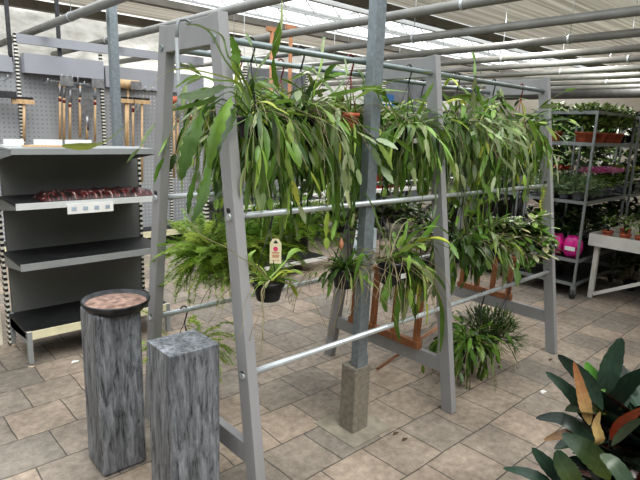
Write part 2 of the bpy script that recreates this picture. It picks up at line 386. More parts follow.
shelf(.237, .48, .05, CREAM, BLACKSH)
shelf(.682, .47, .04, GREYM, BLACKSH)
s3 = shelf(1.066, .48, .036, LBEAM, BLACKSH, .93)
shelf(1.40, .48, .034, GREYM, GREYM, .93)
lb = MB().box(.29, .585, -.497, -.49, .985, 1.05).build('price_label', WHITE, s3)
mb = MB()
for k in range(4): mb.box(.315+k*.072, .345+k*.072, -.499, -.4972, 1.005, 1.03)
mb.build('print', mat('blue grey print', (.35, .42, .5), .6), lb) if False else mb.build('printed_prices', mat('blue grey print', (.35, .42, .5), .6), s3)
for x in (.0, W-.03):
    MB().box(x, x+.03, -.49, -.455, .025, .24).build('leg', GREYM, g); MB().box(x, x+.03, -.04, .0, .02, .24).build('leg', GREYM, g)
    MB().box(x+.004, x+.026, -.47, -.02, .15, .235).build('side_rail', GREYM, g)
    for y in (-.472, -.02): MB().lathe([(.022, 0), (.022, .008), (.008, .012), (.008, .03)], x+.015, y, 12).build('foot', mat('pale foot cap', (.5, .42, .34), .6), g)
# end of the neighbouring white unit at the left edge
nb = thing('display_shelf', 'cream slotted end of another shelf unit cut off by the left photo edge', 'shelf', (.55, 4.12, 0))
MB().box(-.9, .17, -.03, .0, .05, .28).build('base_panel', CREAM, nb)
MB().box(.16, .2, -.03, .03, 0, 1.38).build('upright', mat('cream upright', (.66, .62, .52), .6), nb)
MB().box(-.9, .17, .0, .02, .28, 1.38).build('back_panel', GPANEL, nb)
MB().box(-.9, .17, -.45, -.02, 1.36, 1.39).build('shelf', GREYM, nb)
# white trays on the top shelf, rear side
for i, (a, b, wd) in enumerate(((0, 20, 'left'), (30, 58, 'middle'), (61, 87, 'right'))):
    p, q = at(a, 139, 4.02), at(b, 139, 4.02)
    o = MB(); o.box(0, q.x-p.x, 0, .012, 0, .045); o.box(0, q.x-p.x, .012, .1, 0, .006)
    tag(o.build('card_holder', WHITE, loc=(p.x, 3.9+.03, 1.401)), 'small white card holder on the top grey shelf, %s of three' % wd, 'card holder', 'white card holders')
p, q = at(22, 142, 3.8), at(66, 146, 3.8)
tag(MB().bar((0, 0, 0), (.42, -.05, 0), .035, .012).build('wooden_batten', WOOD, loc=(p.x, 3.8, 1.409)), 'thin wooden batten lying on the top grey shelf', 'batten')
# film wrapped pack
def bumpy_pack(w, d, h):
    mb = MB(); nx, ny = 34, 16
    for j in range(ny+1):
        for i in range(nx+1):
            u, v = i/nx, j/ny; e = min(u, 1-u, (v*.5), (1-v)*.5)*10; hh = h*min(1, e**.5 if e > 0 else 0)
            z = hh*(.8+.2*sin(i*1.7+j*.6)*cos(j*1.3))+R(-.002, .002) if e > 0 else 0
            mb.v.append((u*w+R(-.003, .003), v*d+R(-.003, .003), max(0.001, z)))
    for j in range(ny):
        for i in range(nx):
            k = j*(nx+1)+i; mb.face([k, k+1, k+nx+2, k+nx+1], sm=True)
    return mb
def pack_mat():
    m, n, l, b = nt('dark red print under film')
    tc = n.new('ShaderNodeTexCoord'); mp = n.new('ShaderNodeMapping'); mp.inputs['Scale'].default_value = (40, 10, 10); mp.inputs['Rotation'].default_value = (0, 0, .6)
    no = n.new('ShaderNodeTexNoise'); no.inputs['Scale'].default_value = 1.4; no.inputs['Detail'].default_value = 5
    l.new(tc.outputs['Object'], mp.inputs['Vector']); l.new(mp.outputs[0], no.inputs['Vector'])
    cr = n.new('ShaderNodeValToRGB'); e = cr.color_ramp.elements; e[0].position = .4; e[0].color = (.012, .012, .012, 1); e[1].position = .72; e[1].color = (.5, .48, .44, 1)
    q = e.new(.5); q.color = (.07, .012, .014, 1); q = e.new(.6); q.color = (.12, .04, .035, 1)
    l.new(no.outputs['Fac'], cr.inputs['Fac']); l.new(cr.outputs[0], b.inputs['Base Color']); b.inputs['Roughness'].default_value = .3
    bp = n.new('ShaderNodeBump'); bp.inputs['Strength'].default_value = .5; bp.inputs['Distance'].default_value = .01; l.new(no.outputs['Fac'], bp.inputs['Height']); l.new(bp.outputs[0], b.inputs['Normal'])
    return m
p = at(40, 196, 3.62)
tag(bumpy_pack(.78, .26, .055).build('wrapped_pack', pack_mat(), loc=(.95, 3.62, 1.068)), 'film wrapped flat pack with dark red print on the upper shelf', 'pack')

# ------------------------------------------------------------------ rack
YC = 2.03
def legY(z, s): return YC + s*lerp(.505, .205, z/1.96)
rack = thing('plant_rack', 'long grey A-frame plant rack with three trestles and pale metal rails', 'rack', (1.08, YC, 0))
def L(p): return (p[0]-1.08, p[1]-YC, p[2])
FX = (1.13, 2.482, 3.82)
for fx in FX:
    for s in (-1, 1):
        MB().bar(L((fx, legY(0, s), 0)), L((fx, legY(1.99, s), 1.99)), .046, .072, (1, 0, 0)).build('leg', RACK, rack, bevel=.003)
    MB().box(fx-1.08-.022, fx-1.08+.022, -.20, .20, 1.878, 1.985).build('top_beam', RACK, rack, bevel=.003)
    MB().box(fx-1.08-.018, fx-1.08+.018, -(legY(.28, 1)-YC)+.02, (legY(.28, 1)-YC)-.02, .225, .312).build('foot_rail', RACK, rack, bevel=.003)
    for s in (-1, 1):
        for z in (1.26, .62):
            mb = MB(); yy = legY(z, s); mb.tube([(fx-1.08-.0285, yy-YC+s*.0, z), (fx-1.08-.02, yy-YC, z)], .010, 10); mb.build('bolt', DSTEEL, rack)
RY = {}
for z in (1.90, 1.235, .61):
    for s in (-1, 1):
        y = legY(z, s)+(.0 if s < 0 else .0); RY[(z, s)] = y
        MB().tube([L((1.10, y, z)), L((3.82, y, z))], .0135, 12).build('hanging_rail', ALU if z < 1.8 else mat('grey metal rail', (.24, .28, .285), .4, .4, .08, 20), rack)
# metal hook over the near beam
hk = MB(); hk.tube([(1.05, 2.0, 1.90), (1.052, 2.0, 1.95), (1.06, 2.0, 1.978), (1.085, 2.0, 1.985), (1.115, 2.0, 1.975), (1.12, 2.0, 1.94)], .007, 8)
hk.tube([(1.05, 2.0, 1.91), (1.05, 1.99, 1.66), (1.055, 1.99, 1.64)], .008, 8)
tag(hk.build('beam_hook', mat('grey coated hook', (.3, .32, .33), .5, .2)), 'long grey metal hook hanging over the top beam of the near trestle', 'hook')

# ------------------------------------------------------------------ post on concrete foot
po = thing('roof_post', 'galvanised steel roof post on a square concrete foot inside the rack', 'post', (1.928, 1.762, 0))
MB().box(-.056, .058, -.05, .056, 0, .37).build('concrete_foot', CONC, po, bevel=.006)
MB().box(-.033, .034, -.040, .012, .37, 3.6).build('shaft', ZINC, po, bevel=.003)
MB().box(-.038, .039, -.044, -.038, .37, .43).build('anchor_plate', ZINC, po)
MB().box(-.14, .16, -.14, .16, 0.0, .004).build('mortar_pad', mat('mortar', (.30, .27, .22), .9, 0, .2, 12), po)

# ------------------------------------------------------------------ pedestals
pd = thing('zinc_pedestal', 'tall square weathered zinc pedestal with a round soil filled dish on top', 'pedestal', (.845, 2.28, 0))
MB().box(-.102, .102, -.102, .102, 0, .772).build('column', ZW, pd, bevel=.016)
MB().lathe([(.118, .762), (.126, .772), (.138, .785), (.146, .80), (.146, .808), (.139, .808), (.130, .79)], .02, -.02, 48).build('dish', mat('dark zinc rim', (.05, .052, .055), .4, .6, .4, 20), pd)
MB().lathe([(.05, .775), (.132, .789), (.130, .792), (.02, .796)], .02, -.02, 32).build('soil', SOIL, pd)
pd = thing('zinc_pedestal', 'shorter square weathered zinc pedestal with a flat top, front left', 'pedestal', (.925, 1.76, 0))
MB().box(-.103, .103, -.097, .097, 0, .748).build('column', ZW, pd, bevel=.004)
MB().box(-.1035, .1035, -.0975, .0975, .742, .752).build('top_plate', ZW, pd, bevel=.002)

# ------------------------------------------------------------------ plants
G_D = (.05, .10, .022); G_M = (.135, .25, .04); G_L = (.28, .43, .10); G_Y = (.42, .50, .09); G_P = (.36, .45, .24); G_G = (.24, .31, .15)
def jit(c, a=.2):
    k = 1+R(-a, a); return (c[0]*k*(1+R(-.1, .15)), c[1]*k, c[2]*k*(1+R(-.15, .15)))
def strap(mb, p, d, Lg, w, droop, c, n=12, stem=.2, scal=.0, ct=None, wig=.25, fold=.18):
    d = V(d).normalized(); p = V(p); ds = Lg/n; pts = [p]; ws = []
    wv = V((R(-wig, wig), R(-wig, wig), 0))
    for i in range(n):
        d = (d+V((0, 0, -droop*ds/.1*.1))+wv*ds).normalized(); p = p+d*ds; pts.append(p.copy())
    for i in range(n+1):
        t = i/n
        if t < stem: q = .12+.1*t
        else: u = (t-stem)/(1-stem); q = max(.05, sin(pi*min(1, u**.75*.97+.03))**.6)
        if scal and t > stem: q *= (1+scal if i % 2 else 1-scal)
        ws.append(w*q)
    a = R(0, 2*pi); mb.ribbon(pts, ws, c, side=(cos(a), sin(a), R(-.3, .3)), fold=fold, colt=ct)
    return pts
PAL_A = [(G_M, 6), (G_D, 2), (G_L, 5), (G_G, 3.5), (G_P, 2.5), (G_Y, 1)]
PAL_B = [(G_M, 4), (G_L, 4), (G_Y, 2), (G_G, 2), (G_D, 2)]
PAL_D = [(G_M, 3), (G_D, 6), (G_G, 2)]
PAL_H = [(G_G, 4), (G_M, 3), (G_P, 3), (G_L, 1)]
def pick(pal):
    t = R(0, sum(w for _, w in pal))
    for c, w in pal:
        t -= w
        if t <= 0: return jit(c)
    return jit(pal[0][0])
def pot(t, r=.07, h=.11, m=BLACKP, z=0, labelled=False):
    o = MB().lathe([(r*.72, z-h), (r*.75, z-h+.004), (r*.97, z-.02), (r*1.06, z-.02), (r*1.08, z), (r*.98, z), (r*.95, z-.012)], n=20).build('pot', m, t)
    MB().lathe([(r*.5, z-.016), (r*.94, z-.014), (r*.5, z-.008)], n=14).build('soil', mat('dark potting soil', (.04, .028, .02), .95), t)
    if labelled: MB().box(-.025, .015, -r*1.06, -r*1.04, z-.075, z-.05).build('pot_label', WHITE, o)
    return o
def hook(t, rail_dz, m=DSTEEL, ry=0, r=.07):
    mb = MB(); pts = []
    for k in range(9): a = pi*1.15*k/8-.3; pts.append((0.02*cos(a), ry, rail_dz+.004+.02*sin(a)))
    pts = pts[::-1]; pts = pts[:-1]+[(0.02, ry, rail_dz-.02), (.004, ry, rail_dz-.07)]
    mb.tube(pts, .0042, 6); ho = mb.build('hook', m, t)
    w = MB()
    for k in range(3):
        a = 2*pi*k/3+.5; w.tube([(.004, ry, rail_dz-.07), (cos(a)*r, sin(a)*r, -.004)], .0022, 5)
    w.build('hanger_wire', m, t)
def straps(n, Lr, wr, pal, elev=(.1, 1.1), droop=(3, 7), r=.04, scal=.0, squash=(1, 1), stem=.2, az=None, nseg=12, tangle=.25):
    # flat jointed stems: each stem is a chain of leaf-like joints that arch out of the pot and hang
    mb = MB(); n = int(n*1.7)
    def chain(p, d, left, w, dr, c, dep, first):
        ln = min(left, R(.07, .17)) if not first else min(left, R(.06, .16))
        k = 7; ds = ln/k; pts = [p.copy()]; d = d.copy(); wig = V((R(-1, 1), R(-1, 1), R(-.7, .9)))*3.0
        for q in range(k):
            d = (d+V((0, 0, -dr*ds))+wig*ds).normalized(); p = p+d*ds; pts.append(p.copy())
        thin = (first and R(0, 1) < .45) or R(0, 1) < .12
        ws = []
        for q in range(k+1):
            t = q/k
            v = sin(pi*min(1, (t**.85)*.94+.04))**.7*w*(1+(.05+scal if q % 2 else -scal-.05))
            ws.append(.0022 if thin else max(.0018, v))
        a = R(0, 2*pi); mb.ribbon(pts, ws, (.26, .27, .12) if thin and R(0, 1) < .5 else c, side=(cos(a), sin(a), R(-.3, .3)), fold=.2)
        left -= ln
        if left > .05:
            m = 2 if (dep < 2 and R(0, 1) < .55) else 1
            for _ in range(m):
                nd = (d+V((R(-.55, .55), R(-.55, .55), R(-.3, .35)))).normalized()
                chain(p, nd, left*(1 if _ == 0 else R(.4, .9)), w*R(.8, 1.15), dr, c if R(0, 1) < .45 else pick(pal), dep+1, False)
    for i in range(n):
        a = R(0, 2*pi) if az is None else R(*az); e = R(*elev); rr = R(0, r)
        d = V((cos(a)*cos(e)*squash[0], sin(a)*cos(e)*squash[1], sin(e)+R(-.2, .2)))
        chain(V((cos(a)*rr, sin(a)*rr, 0)), d.normalized(), R(*Lr)*R(.8, 1.4), R(*wr)*.9, (R(9, 20) if R(0, 1) < .72 else R(*droop)), pick(pal), 0, True)
    for i in range(int(n*tangle)):    # bare twigs and aerial roots
        a = R(0, 6.28); p = V((cos(a)*r, sin(a)*r, 0)); d = V((cos(a), sin(a), R(0, 1.2))).normalized(); pts = [p]
        for q in range(9): d = (d+V((R(-.3, .3), R(-.3, .3), -.22))).normalized(); p = p+d*.04; pts.append(p)
        mb.tube(pts, .0014, 4, (.33, .28, .17))
    return mb
WK = [1]
def world_path(mb, root, pts, w, c, ct=None, scal=.2, stem=.35, side=None, n=20, stemw=.0035):
    # a long stem ending in a blade through surveyed points (local to root)
    P = [V(p)-V(root.location) for p in pts]; out = []
    m = len(P)-1
    for i in range(n+1):
        t = i/n*m; k = min(int(t), m-1); u = t-k
        p0 = P[max(k-1, 0)]; p1 = P[k]; p2 = P[k+1]; p3 = P[min(k+2, m)]
        out.append(.5*((2*p1)+(p2-p0)*u+(2*p0-5*p1+4*p2-p3)*u*u+(3*p1-p0-3*p2+p3)*u**3))
    w = w*WK[0]; ws = []
    for i in range(n+1):
        t = i/n
        if t < stem: q = stemw
        else: u = (t-stem)/(1-stem); q = max(stemw*.6, w*sin(pi*min(1, u**.8*.98+.02))**.6*((1+scal) if i % 2 else (1-scal)))
        ws.append(q)
    mb.ribbon(out, ws, c, side=side or tuple(r2), fold=.15, colt=ct)
TOPF, TOPR = (1.90, RY[(1.90, -1)]), (1.90, RY[(1.90, 1)])
MIDF, MIDR = (1.235, RY[(1.235, -1)]), (1.235, RY[(1.235, 1)])
BOTF, BOTR = (.61, RY[(.61, -1)]), (.61, RY[(.61, 1)])
def hplant(x, rail, drop, label, mbf, potm=BLACKP, r=.07, hm=DSTEEL, name='hanging_cactus', lab=False, cat='hanging plant'):
    z, y = rail; t = thing(name, label, cat, (x, y, z-drop))
    pot(t, r, r*1.55, potm, 0, lab); hook(t, drop, hm, 0, r)
    mbf.build('foliage', LEAF, t); return t
# --- upper tier, front rail
mb = straps(34, (.25, .5), (.008, .015), PAL_A, droop=(1.5, 8), az=(-2.4, 1.3)); 
A = thing('hanging_cactus', 'leaf cactus hung by the near trestle, broad stems reaching left past the leg', 'hanging plant', (1.27, TOPF[1], 1.62))
def AA(*p, Y=1.72): return [at(x, y, Y+(dy[0] if dy else 0)) for x, y, *dy in p]
o0 = (246, 118)
P1, P2 = G_M, G_D
world_path(mb, A, AA((250, 112), (238, 90), (222, 88), (205, 94), (178, 96, -.1)), .027, jit(G_P, .05), stem=.45)
world_path(mb, A, AA((250, 112), (232, 92), (214, 100, -.05), (196, 104, -.1), (172, 110, -.15)), .025, G_M, stem=.35)
world_path(mb, A, AA((248, 115), (225, 100), (212, 106, -.1), (196, 120, -.12), (188, 134, -.15)), .027, G_D, stem=.3)
world_path(mb, A, AA((248, 118), (236, 105), (228, 128, -.12), (216, 150, -.16), (209, 180, -.16)), .03, G_M, stem=.3, ct=G_D)
world_path(mb, A, AA((248, 118), (234, 96), (224, 112, -.14), (214, 140, -.16), (208, 172, -.16)), .034, jit(G_L, .05), stem=.35, ct=G_M)
world_path(mb, A, AA((248, 118), (210, 102, -.1), (196, 128, -.16), (188, 150, -.16), (181, 180, -.16)), .034, G_M, stem=.4, ct=G_D)
world_path(mb, A, AA((248, 118), (205, 108, -.1), (196, 170, -.16), (190, 196, -.16), (188, 214, -.16)), .012, G_M, stem=.5, ct=G_D)
world_path(mb, A, AA((248, 118), (214, 140, -.1), (207, 178, -.18), (202, 200, -.2), (192, 222, -.2)), .019, G_M, stem=.4, ct=G_D)
world_path(mb, A, AA((250, 110), (238, 84), (215, 80), (195, 76, -.1), (175, 88, -.1)), .009, G_L, stem=.7)
world_path(mb, A, AA((250, 105), (240, 84), (205, 72, -.1), (172, 70, -.2), (150, 88, -.2), (130, 120, -.3), (110, 138, -.5), (92, 146, -.6), (62, 146, -.6)), .009, (.36, .42, .1), stem=.84, n=40, scal=.05)
world_path(mb, A, AA((250, 105), (240, 80), (225, 60, -.02), (212, 35, -.1), (200, 26, -.1), (186, 24, -.1)), .003, G_G, stem=.9)
world_path(mb, A, AA((250, 105), (246, 86), (238, 66), (228, 56, -.05), (222, 36, -.05), (205, 28, -.1)), .003, G_G, stem=.9)
world_path(mb, A, AA((252, 100), (244, 80), (236, 66), (236, 52), (231, 36)), .018, G_M, stem=.45)
world_path(mb, A, AA((252, 100), (248, 84), (238, 76), (234, 66), (232, 58)), .010, G_Y, stem=.45, ct=G_L)
pot(A, .052, .085, BLACKP); hook(A, .28, r=.052); mb.build('foliage', LEAF, A)
mb = straps(75, (.28, .55), (.009, .018), PAL_A, droop=(1.8, 9), squash=(1, .8), scal=.06)
B = hplant(1.53, TOPF, .27, 'leaf cactus between the near trestle and steel post, a mass of hanging stems', mb)
mb = straps(60, (.3, .58), (.009, .018), PAL_A, droop=(1.8, 9), scal=.06)
hplant(1.50, TOPR, .19, 'leaf cactus in an orange pot, below the two tall wooden grips', mb, ORANGEP, hm=REDH)
mb = straps(30, (.2, .5), (.01, .02), PAL_A, droop=(2, 9), az=(-.6, 3.6), scal=.08)
Cc = hplant(1.835, TOPF, .24, 'leaf cactus in an orange pot, just left of the steel post', mb, ORANGEP, r=.052, hm=REDH)
mb = MB()
# between B and post
mb = straps(45, (.25, .45), (.009, .017), PAL_A, droop=(1.8, 9), scal=.05)
hplant(1.76, TOPR, .3, 'smaller leaf cactus on the rear top rail between two orange potted ones', mb, REDH, r=.06, hm=REDH)
# right of the post
mb = straps(55, (.22, .46), (.009, .018), PAL_A, droop=(1.5, 8), scal=.06)
D = thing('hanging_cactus', 'leaf cactus in a black pot with white tag just right of the steel post', 'hanging plant', (2.27, TOPF[1], 1.60))
for p in (((405, 125), (392, 108), (384, 94), (372, 88), (352, 89)), ((405, 125), (385, 108), (378, 92), (390, 90), (408, 92))):
    world_path(mb, D, [at(x, y, 1.66) for x, y in p], .02, G_M, stem=.45, ct=G_L)
world_path(mb, D, [at(x, y, 1.68) for x, y in ((408, 125), (390, 130), (382, 142), (385, 158), (396, 176))], .03, G_M, stem=.25, ct=G_D)
world_path(mb, D, [at(x, y, 1.70) for x, y in ((410, 125), (396, 120), (386, 140), (380, 150), (366, 138))], .015, G_M, stem=.25)
pot(D, .075, .12, BLACKP, 0, True); hook(D, .30, r=.075); mb.build('foliage', LEAF, D)
mb = straps(60, (.25, .5), (.008, .016), PAL_H, droop=(1.8, 9), scal=.05)
hplant(2.72, TOPF, .27, 'pale leaved cactus right of the middle trestle on the front top rail', mb)
mb = straps(60, (.25, .55), (.009, .017), PAL_H, droop=(1.8, 9))
for p in (((480, 118), (472, 104), (462, 99), (448, 96)), ((480, 118), (478, 108), (470, 98), (458, 93))):
    mb.v = mb.v
hplant(3.12, TOPF, .28, 'leaf cactus midway between the middle and far trestles on the front top rail', mb)
mb = straps(55, (.25, .5), (.009, .017), PAL_A, droop=(1.8, 9))
hplant(3.48, TOPF, .27, 'dark leaf cactus nearest the far trestle on the front top rail', mb, hm=REDH)
for x, lab in ((2.5, 'leaf cactus on the rear top rail behind the middle trestle'), (2.95, 'leaf cactus on the rear top rail right of the middle trestle'), (3.45, 'leaf cactus on the rear top rail close to the far trestle')):
    mb = straps(50, (.25, .5), (.009, .017), PAL_A, droop=(1.8, 9)); hplant(x, TOPR, .27, lab, mb)
# yellow green arching stems right of middle trestle
Eh = thing('hanging_cactus', 'cactus with broad yellow-green stems arching over the row right of the middle trestle', 'hanging plant', (2.9, TOPF[1], 1.62))
mb = straps(30, (.3, .7), (.010, .018), PAL_B, droop=(4, 8), scal=.05)
for p, w, c in ((((478, 125), (484, 110), (474, 98), (462, 96), (448, 98)), .022, G_Y), (((478, 125), (490, 112), (484, 104), (474, 97), (456, 95)), .016, G_L),
                (((478, 125), (488, 108), (494, 106), (500, 110), (503, 120)), .014, G_Y),
                (((470, 130), (468, 160), (476, 180), (484, 190), (492, 200)), .02, G_Y), (((474, 130), (490, 150), (496, 165), (508, 176), (520, 178)), .012, G_L),
                (((470, 130), (462, 160), (456, 185), (452, 196), (462, 208)), .02, G_Y)):
    world_path(mb, Eh, [at(x, y, 1.72) for x, y in p], w, c, stem=.4, ct=G_M)
pot(Eh, .07, .11); hook(Eh, .28); mb.build('foliage', LEAF, Eh)

# --- middle tier
z, y = MIDF
M1 = thing('hanging_cactus', 'yellow-green leaf cactus in a black pot with a cream price tag', 'hanging plant', (1.30, y-.0, .95))
mb = straps(30, (.07, .13), (.010, .018), [(G_Y, 3), (G_L, 4), (G_M, 2)], elev=(.2, 1.2), droop=(5, 12), scal=.06)
for p, w, c in ((((268, 280), (258, 268), (248, 262), (238, 256), (226, 247), (210, 240), (198, 232), (188, 220)), .002, (.5, .48, .26)),
                (((270, 280), (262, 290), (262, 305), (264, 320), (262, 340), (261, 352)), .002, (.5, .48, .3)),
                (((270, 278), (285, 262), (292, 252), (300, 250), (306, 258)), .012, G_L), (((266, 280), (258, 272), (252, 262), (250, 255), (256, 250)), .009, G_L),
                (((272, 280), (282, 272), (288, 276), (290, 284), (286, 290)), .010, G_Y), (((268, 280), (262, 272), (260, 276), (262, 282), (266, 286)), .009, G_Y)):
    world_path(mb, M1, [at(x, yy, y-.09) for x, yy in p], w, c, stem=.3, scal=.08)
pot(M1, .066, .085); mb.build('foliage', LEAF, M1)
hk = MB(); hk.tube([(-.012, 0, .27), (-.012, 0, .30), (0, 0, .308), (.014, 0, .30), (.016, 0, .27), (.004, 0, .22)], .0045, 6); hk.build('hook', DSTEEL, M1)
w = MB()
for a in (.4, 2.5, 4.6): w.tube([(.004, 0, .22), (cos(a)*.06, sin(a)*.06, 0)], .002, 5)
w.build('hanger_wire', DSTEEL, M1)
# swing tag facing the camera side
tg = MB(); dv = (V((r2.x, r2.y, 0))).normalized(); nv = V((fw.x, fw.y, 0)).normalized()*-1
o = V((.004, -.04, .13)); 
def q(u, v, e=0): return tuple(o+dv*u+V((0, 0, v))+nv*e)
tgo = MB(); pts = [(-.024, -.05), (.024, -.05), (.024, .035), (.012, .055), (-.012, .055), (-.024, .035)]
for e in (0, .002): tgo.v += [q(u, v, e) for u, v in pts]
tgo.face(list(range(6))[::-1]); tgo.face([6+i for i in range(6)])
for i in range(6): j = (i+1) % 6; tgo.face([i, j, 6+j, 6+i])
to = tgo.build('price_tag', mat('cream card', (.82, .76, .52), .6), M1)
em = MB(); b0 = len(em.v); em.v += [q(.010*cos(a*pi/8), .010*sin(a*pi/8)+.012, .0028) for a in range(16)]; em.face(list(range(16)))
em.build('pink_emblem', mat('pink print', (.75, .08, .22), .6), to)
em = MB()
for k, (u, v) in enumerate(((.015, -.004), (.015, -.015), (.013, -.022), (.016, -.036))):
    b0 = len(em.v); hh = .0035 if k < 3 else .0015
    em.v += [q(-u, v-hh, .0028), q(u, v-hh, .0028), q(u, v+hh, .0028), q(-u, v+hh, .0028)]; em.face([b0, b0+1, b0+2, b0+3])
em.build('tag_print', mat('salmon print', (.62, .35, .24), .6), to)
em = MB(); b0 = 0; em.v += [q(u, v, .0028) for u, v in ((-.011, .036), (.011, .036), (.0, .05))]; em.face([0, 1, 2])
em.build('tag_hole', DSTEEL, to)

M2 = hplant(1.755, MIDF, .30, 'small dark leaf cactus in a black pot low beside the steel post', straps(60, (.07, .16), (.007, .012), [(G_M, 3), (G_D, 4), (G_L, 2)], elev=(.1, 1.3), droop=(4, 12)), r=.062)
fl_ = MB(); fl_.lathe([(.0, 0), (.009, .01), (.012, .03), (.005, .05), (.001, .06)], n=8); fl_.build('flower_bud', mat('peach bud', (.6, .28, .16), .5), M2, loc=(-.03, 0, .09))
mb = straps(54, (.15, .36), (.009, .017), PAL_B, elev=(.1, 1.2), droop=(4, 11), squash=(1.15, .7), az=(-1.4, 1.2), scal=.06, tangle=.5)
M3 = thing('hanging_cactus', 'large leaf cactus right of the post trailing long pendants over the lower rail', 'hanging plant', (2.0, MIDF[1]-.09, .955))
for p, w, c in ((((388, 256), (402, 252), (416, 244), (428, 232), (440, 214)), .022, G_M), (((390, 256), (410, 250), (426, 240), (440, 244), (452, 250)), .014, G_Y),
                (((390, 258), (402, 262), (418, 268), (436, 276), (446, 290)), .014, G_M), (((388, 258), (398, 262), (400, 290), (396, 320), (400, 342)), .017, G_M),
                (((388, 258), (410, 270), (414, 290), (408, 300), (404, 320)), .016, G_G), (((388, 258), (386, 244), (378, 222), (372, 205), (364, 192)), .004, G_P),
                (((390, 258), (396, 240), (404, 224), (414, 220), (420, 226)), .002, (.4, .33, .22)), (((390, 258), (390, 238), (394, 224), (404, 218), (412, 222)), .002, (.42, .33, .25)),
                (((388, 258), (372, 262), (364, 254), (358, 264), (354, 282)), .012, G_M), (((390, 256), (420, 262), (440, 300), (442, 330), (440, 352)), .013, G_M),
                (((388, 258), (390, 270), (388, 288), (384, 300), (386, 312)), .018, G_M)):
    world_path(mb, M3, [at(x, yy, MIDF[1]-.14) for x, yy in p], w, c, stem=.3, ct=G_M, scal=.07)
pot(M3, .075, .115, BLACKP, 0, True); hook(M3, .28, ry=.09, r=.07); mb.build('foliage', LEAF, M3)
M4 = hplant(2.72, MIDF, .30, 'dark broad leaved cactus midway along the lower front rail', straps(50, (.15, .34), (.016, .026), PAL_D+[(G_L, 1)], elev=(.2, 1.2), droop=(7, 13), scal=.04), r=.07)
hplant(3.12, MIDF, .34, 'drooping leaf cactus with paler stems right of the dark broad leaved one', straps(34, (.12, .34), (.012, .02), PAL_A, elev=(.1, 1.2), droop=(5, 12), scal=.04), r=.06)
mb = straps(20, (.2, .42), (.010, .016), PAL_B, elev=(.9, 1.4), droop=(2, 4), scal=.05)
M5 = hplant(3.0, MIDF, .3, 'cactus with upright yellow-green stems beside the dark broad leaved one', mb, r=.06)
# wax plant with oval leaves
def vine_plant(n, Lg, lw, pal, droop=6, elev=(.2, 1.2), step=.025):
    mb = MB()
    for i in range(n):
        a = R(0, 2*pi); e = R(*elev); d = V((cos(a)*cos(e), sin(a)*cos(e), sin(e))); p = V((cos(a)*.03, sin(a)*.03, 0)); L_ = R(*Lg); k = int(L_/step); pts = [p]
        for j in range(k):
            d = (d+V((R(-.2, .2), R(-.2, .2), -droop*step))).normalized(); p = p+d*step; pts.append(p)
            for s in (-1, 1):
                b = R(0, 2*pi); dd = (V((cos(b), sin(b), R(-.6, .4)))+d*.3).normalized(); ll = lw*R(1.6, 2.8)
                mb.ribbon([p, p+dd*ll*.35, p+dd*ll*.75+V((0, 0, -.004)), p+dd*ll+V((0, 0, -.01))], [.001, lw*.5, lw*.42, .001], pick(pal), fold=.2)
        mb.tube(pts, .0016, 4, (.2, .2, .08))
    return mb
hplant(3.44, MIDF, .31, 'trailing wax plant with small oval leaves left of the far trestle', vine_plant(40, (.14, .40), .038, [(G_M, 4), (G_D, 3), (G_L, 3), ((.5, .52, .32), 2)]), r=.065, name='wax_plant')
t = thing('trailing_stonecrop', 'little yellow-green trailing plant at the right end of the middle rail', 'hanging plant', (3.72, MIDF[1]-.02, 1.235))
mb = MB()
for j in range(11):
    for s in (-1, 1):
        p = V((.02*sin(j), 0, -j*.022)); dd = V((s*.8, -.3, -.5)).normalized(); mb.ribbon([p, p+dd*.02, p+dd*.04], [.002, .009, .002], jit(G_Y), fold=.1)
mb.tube([(0, .02, .016), (0, -.02, .016), (0, -.01, -.25)], .002, 4, (.3, .35, .1))
mb.build('foliage', LEAF, t)

# asparagus ferns
def asparagus(n, Lg, droop=4, el=(-.1, 1.3), dens=26, nl=.019, col=((.26, .42, .06), (.46, .62, .14))):
    mb = MB()
    for i in range(n):
        a = R(0, 2*pi); e = R(*el); d = V((cos(a)*cos(e), sin(a)*cos(e), sin(e))); p = V((cos(a)*.06, sin(a)*.06, 0)); L_ = R(*Lg); ds = L_/dens
        c = jit(col[0] if R(0, 1) < .5 else col[1], .25)
        for j in range(dens):
            d = (d+V((R(-.12, .12), R(-.12, .12), -droop*ds))).normalized(); p2 = p+d*ds
            if j > 1:
                m = 6
                for k in range(m):
                    b = R(0, 2*pi); q_ = V((cos(b), sin(b), R(-.5, .7))).normalized()*nl*R(.8, 2.2); sd = d.cross(q_).normalized()*.0024 if d.cross(q_).length > 1e-5 else V((.001, 0, 0))
                    bb = len(mb.v); mb.v += [tuple(p-sd), tuple(p+sd), tuple(p+q_)]; mb.face([bb, bb+1, bb+2], c)
            sd = V((.001, 0, 0)); bb = len(mb.v); mb.v += [tuple(p-sd), tuple(p+sd), tuple(p2+sd), tuple(p2-sd)]; mb.face([bb, bb+1, bb+2, bb+3], c)
            p = p2
    return mb
def fern(x, rail, drop, lab, mb, r=.07, y=None):
    z, yy = rail; t = thing('asparagus_fern', lab, 'fern', (x, yy, z-drop)); pot(t, r, .11); hook(t, drop, r=r); mb.build('foliage', LEAF, t); return t
f1 = asparagus(210, (.14, .31), 3, (-1.1, 1.3))
fern(1.42, MIDR, .30, 'feathery asparagus fern nearest the pegboard behind the near trestle', f1)
fern(1.70, MIDR, .29, 'feathery asparagus fern second along the rear rail behind the tagged pot', asparagus(170, (.13, .28), 3, (-1.1, 1.3)))
fern(2.0, MIDR, .24, 'feathery asparagus fern on the rear rail partly behind the steel post', asparagus(90, (.18, .36), 4))
t = thing('asparagus_fern', 'thin trailing asparagus fern low behind the short zinc pedestal', 'fern', (1.29, BOTR[1], .40)); pot(t, .06, .09); hook(t, .21, r=.06)
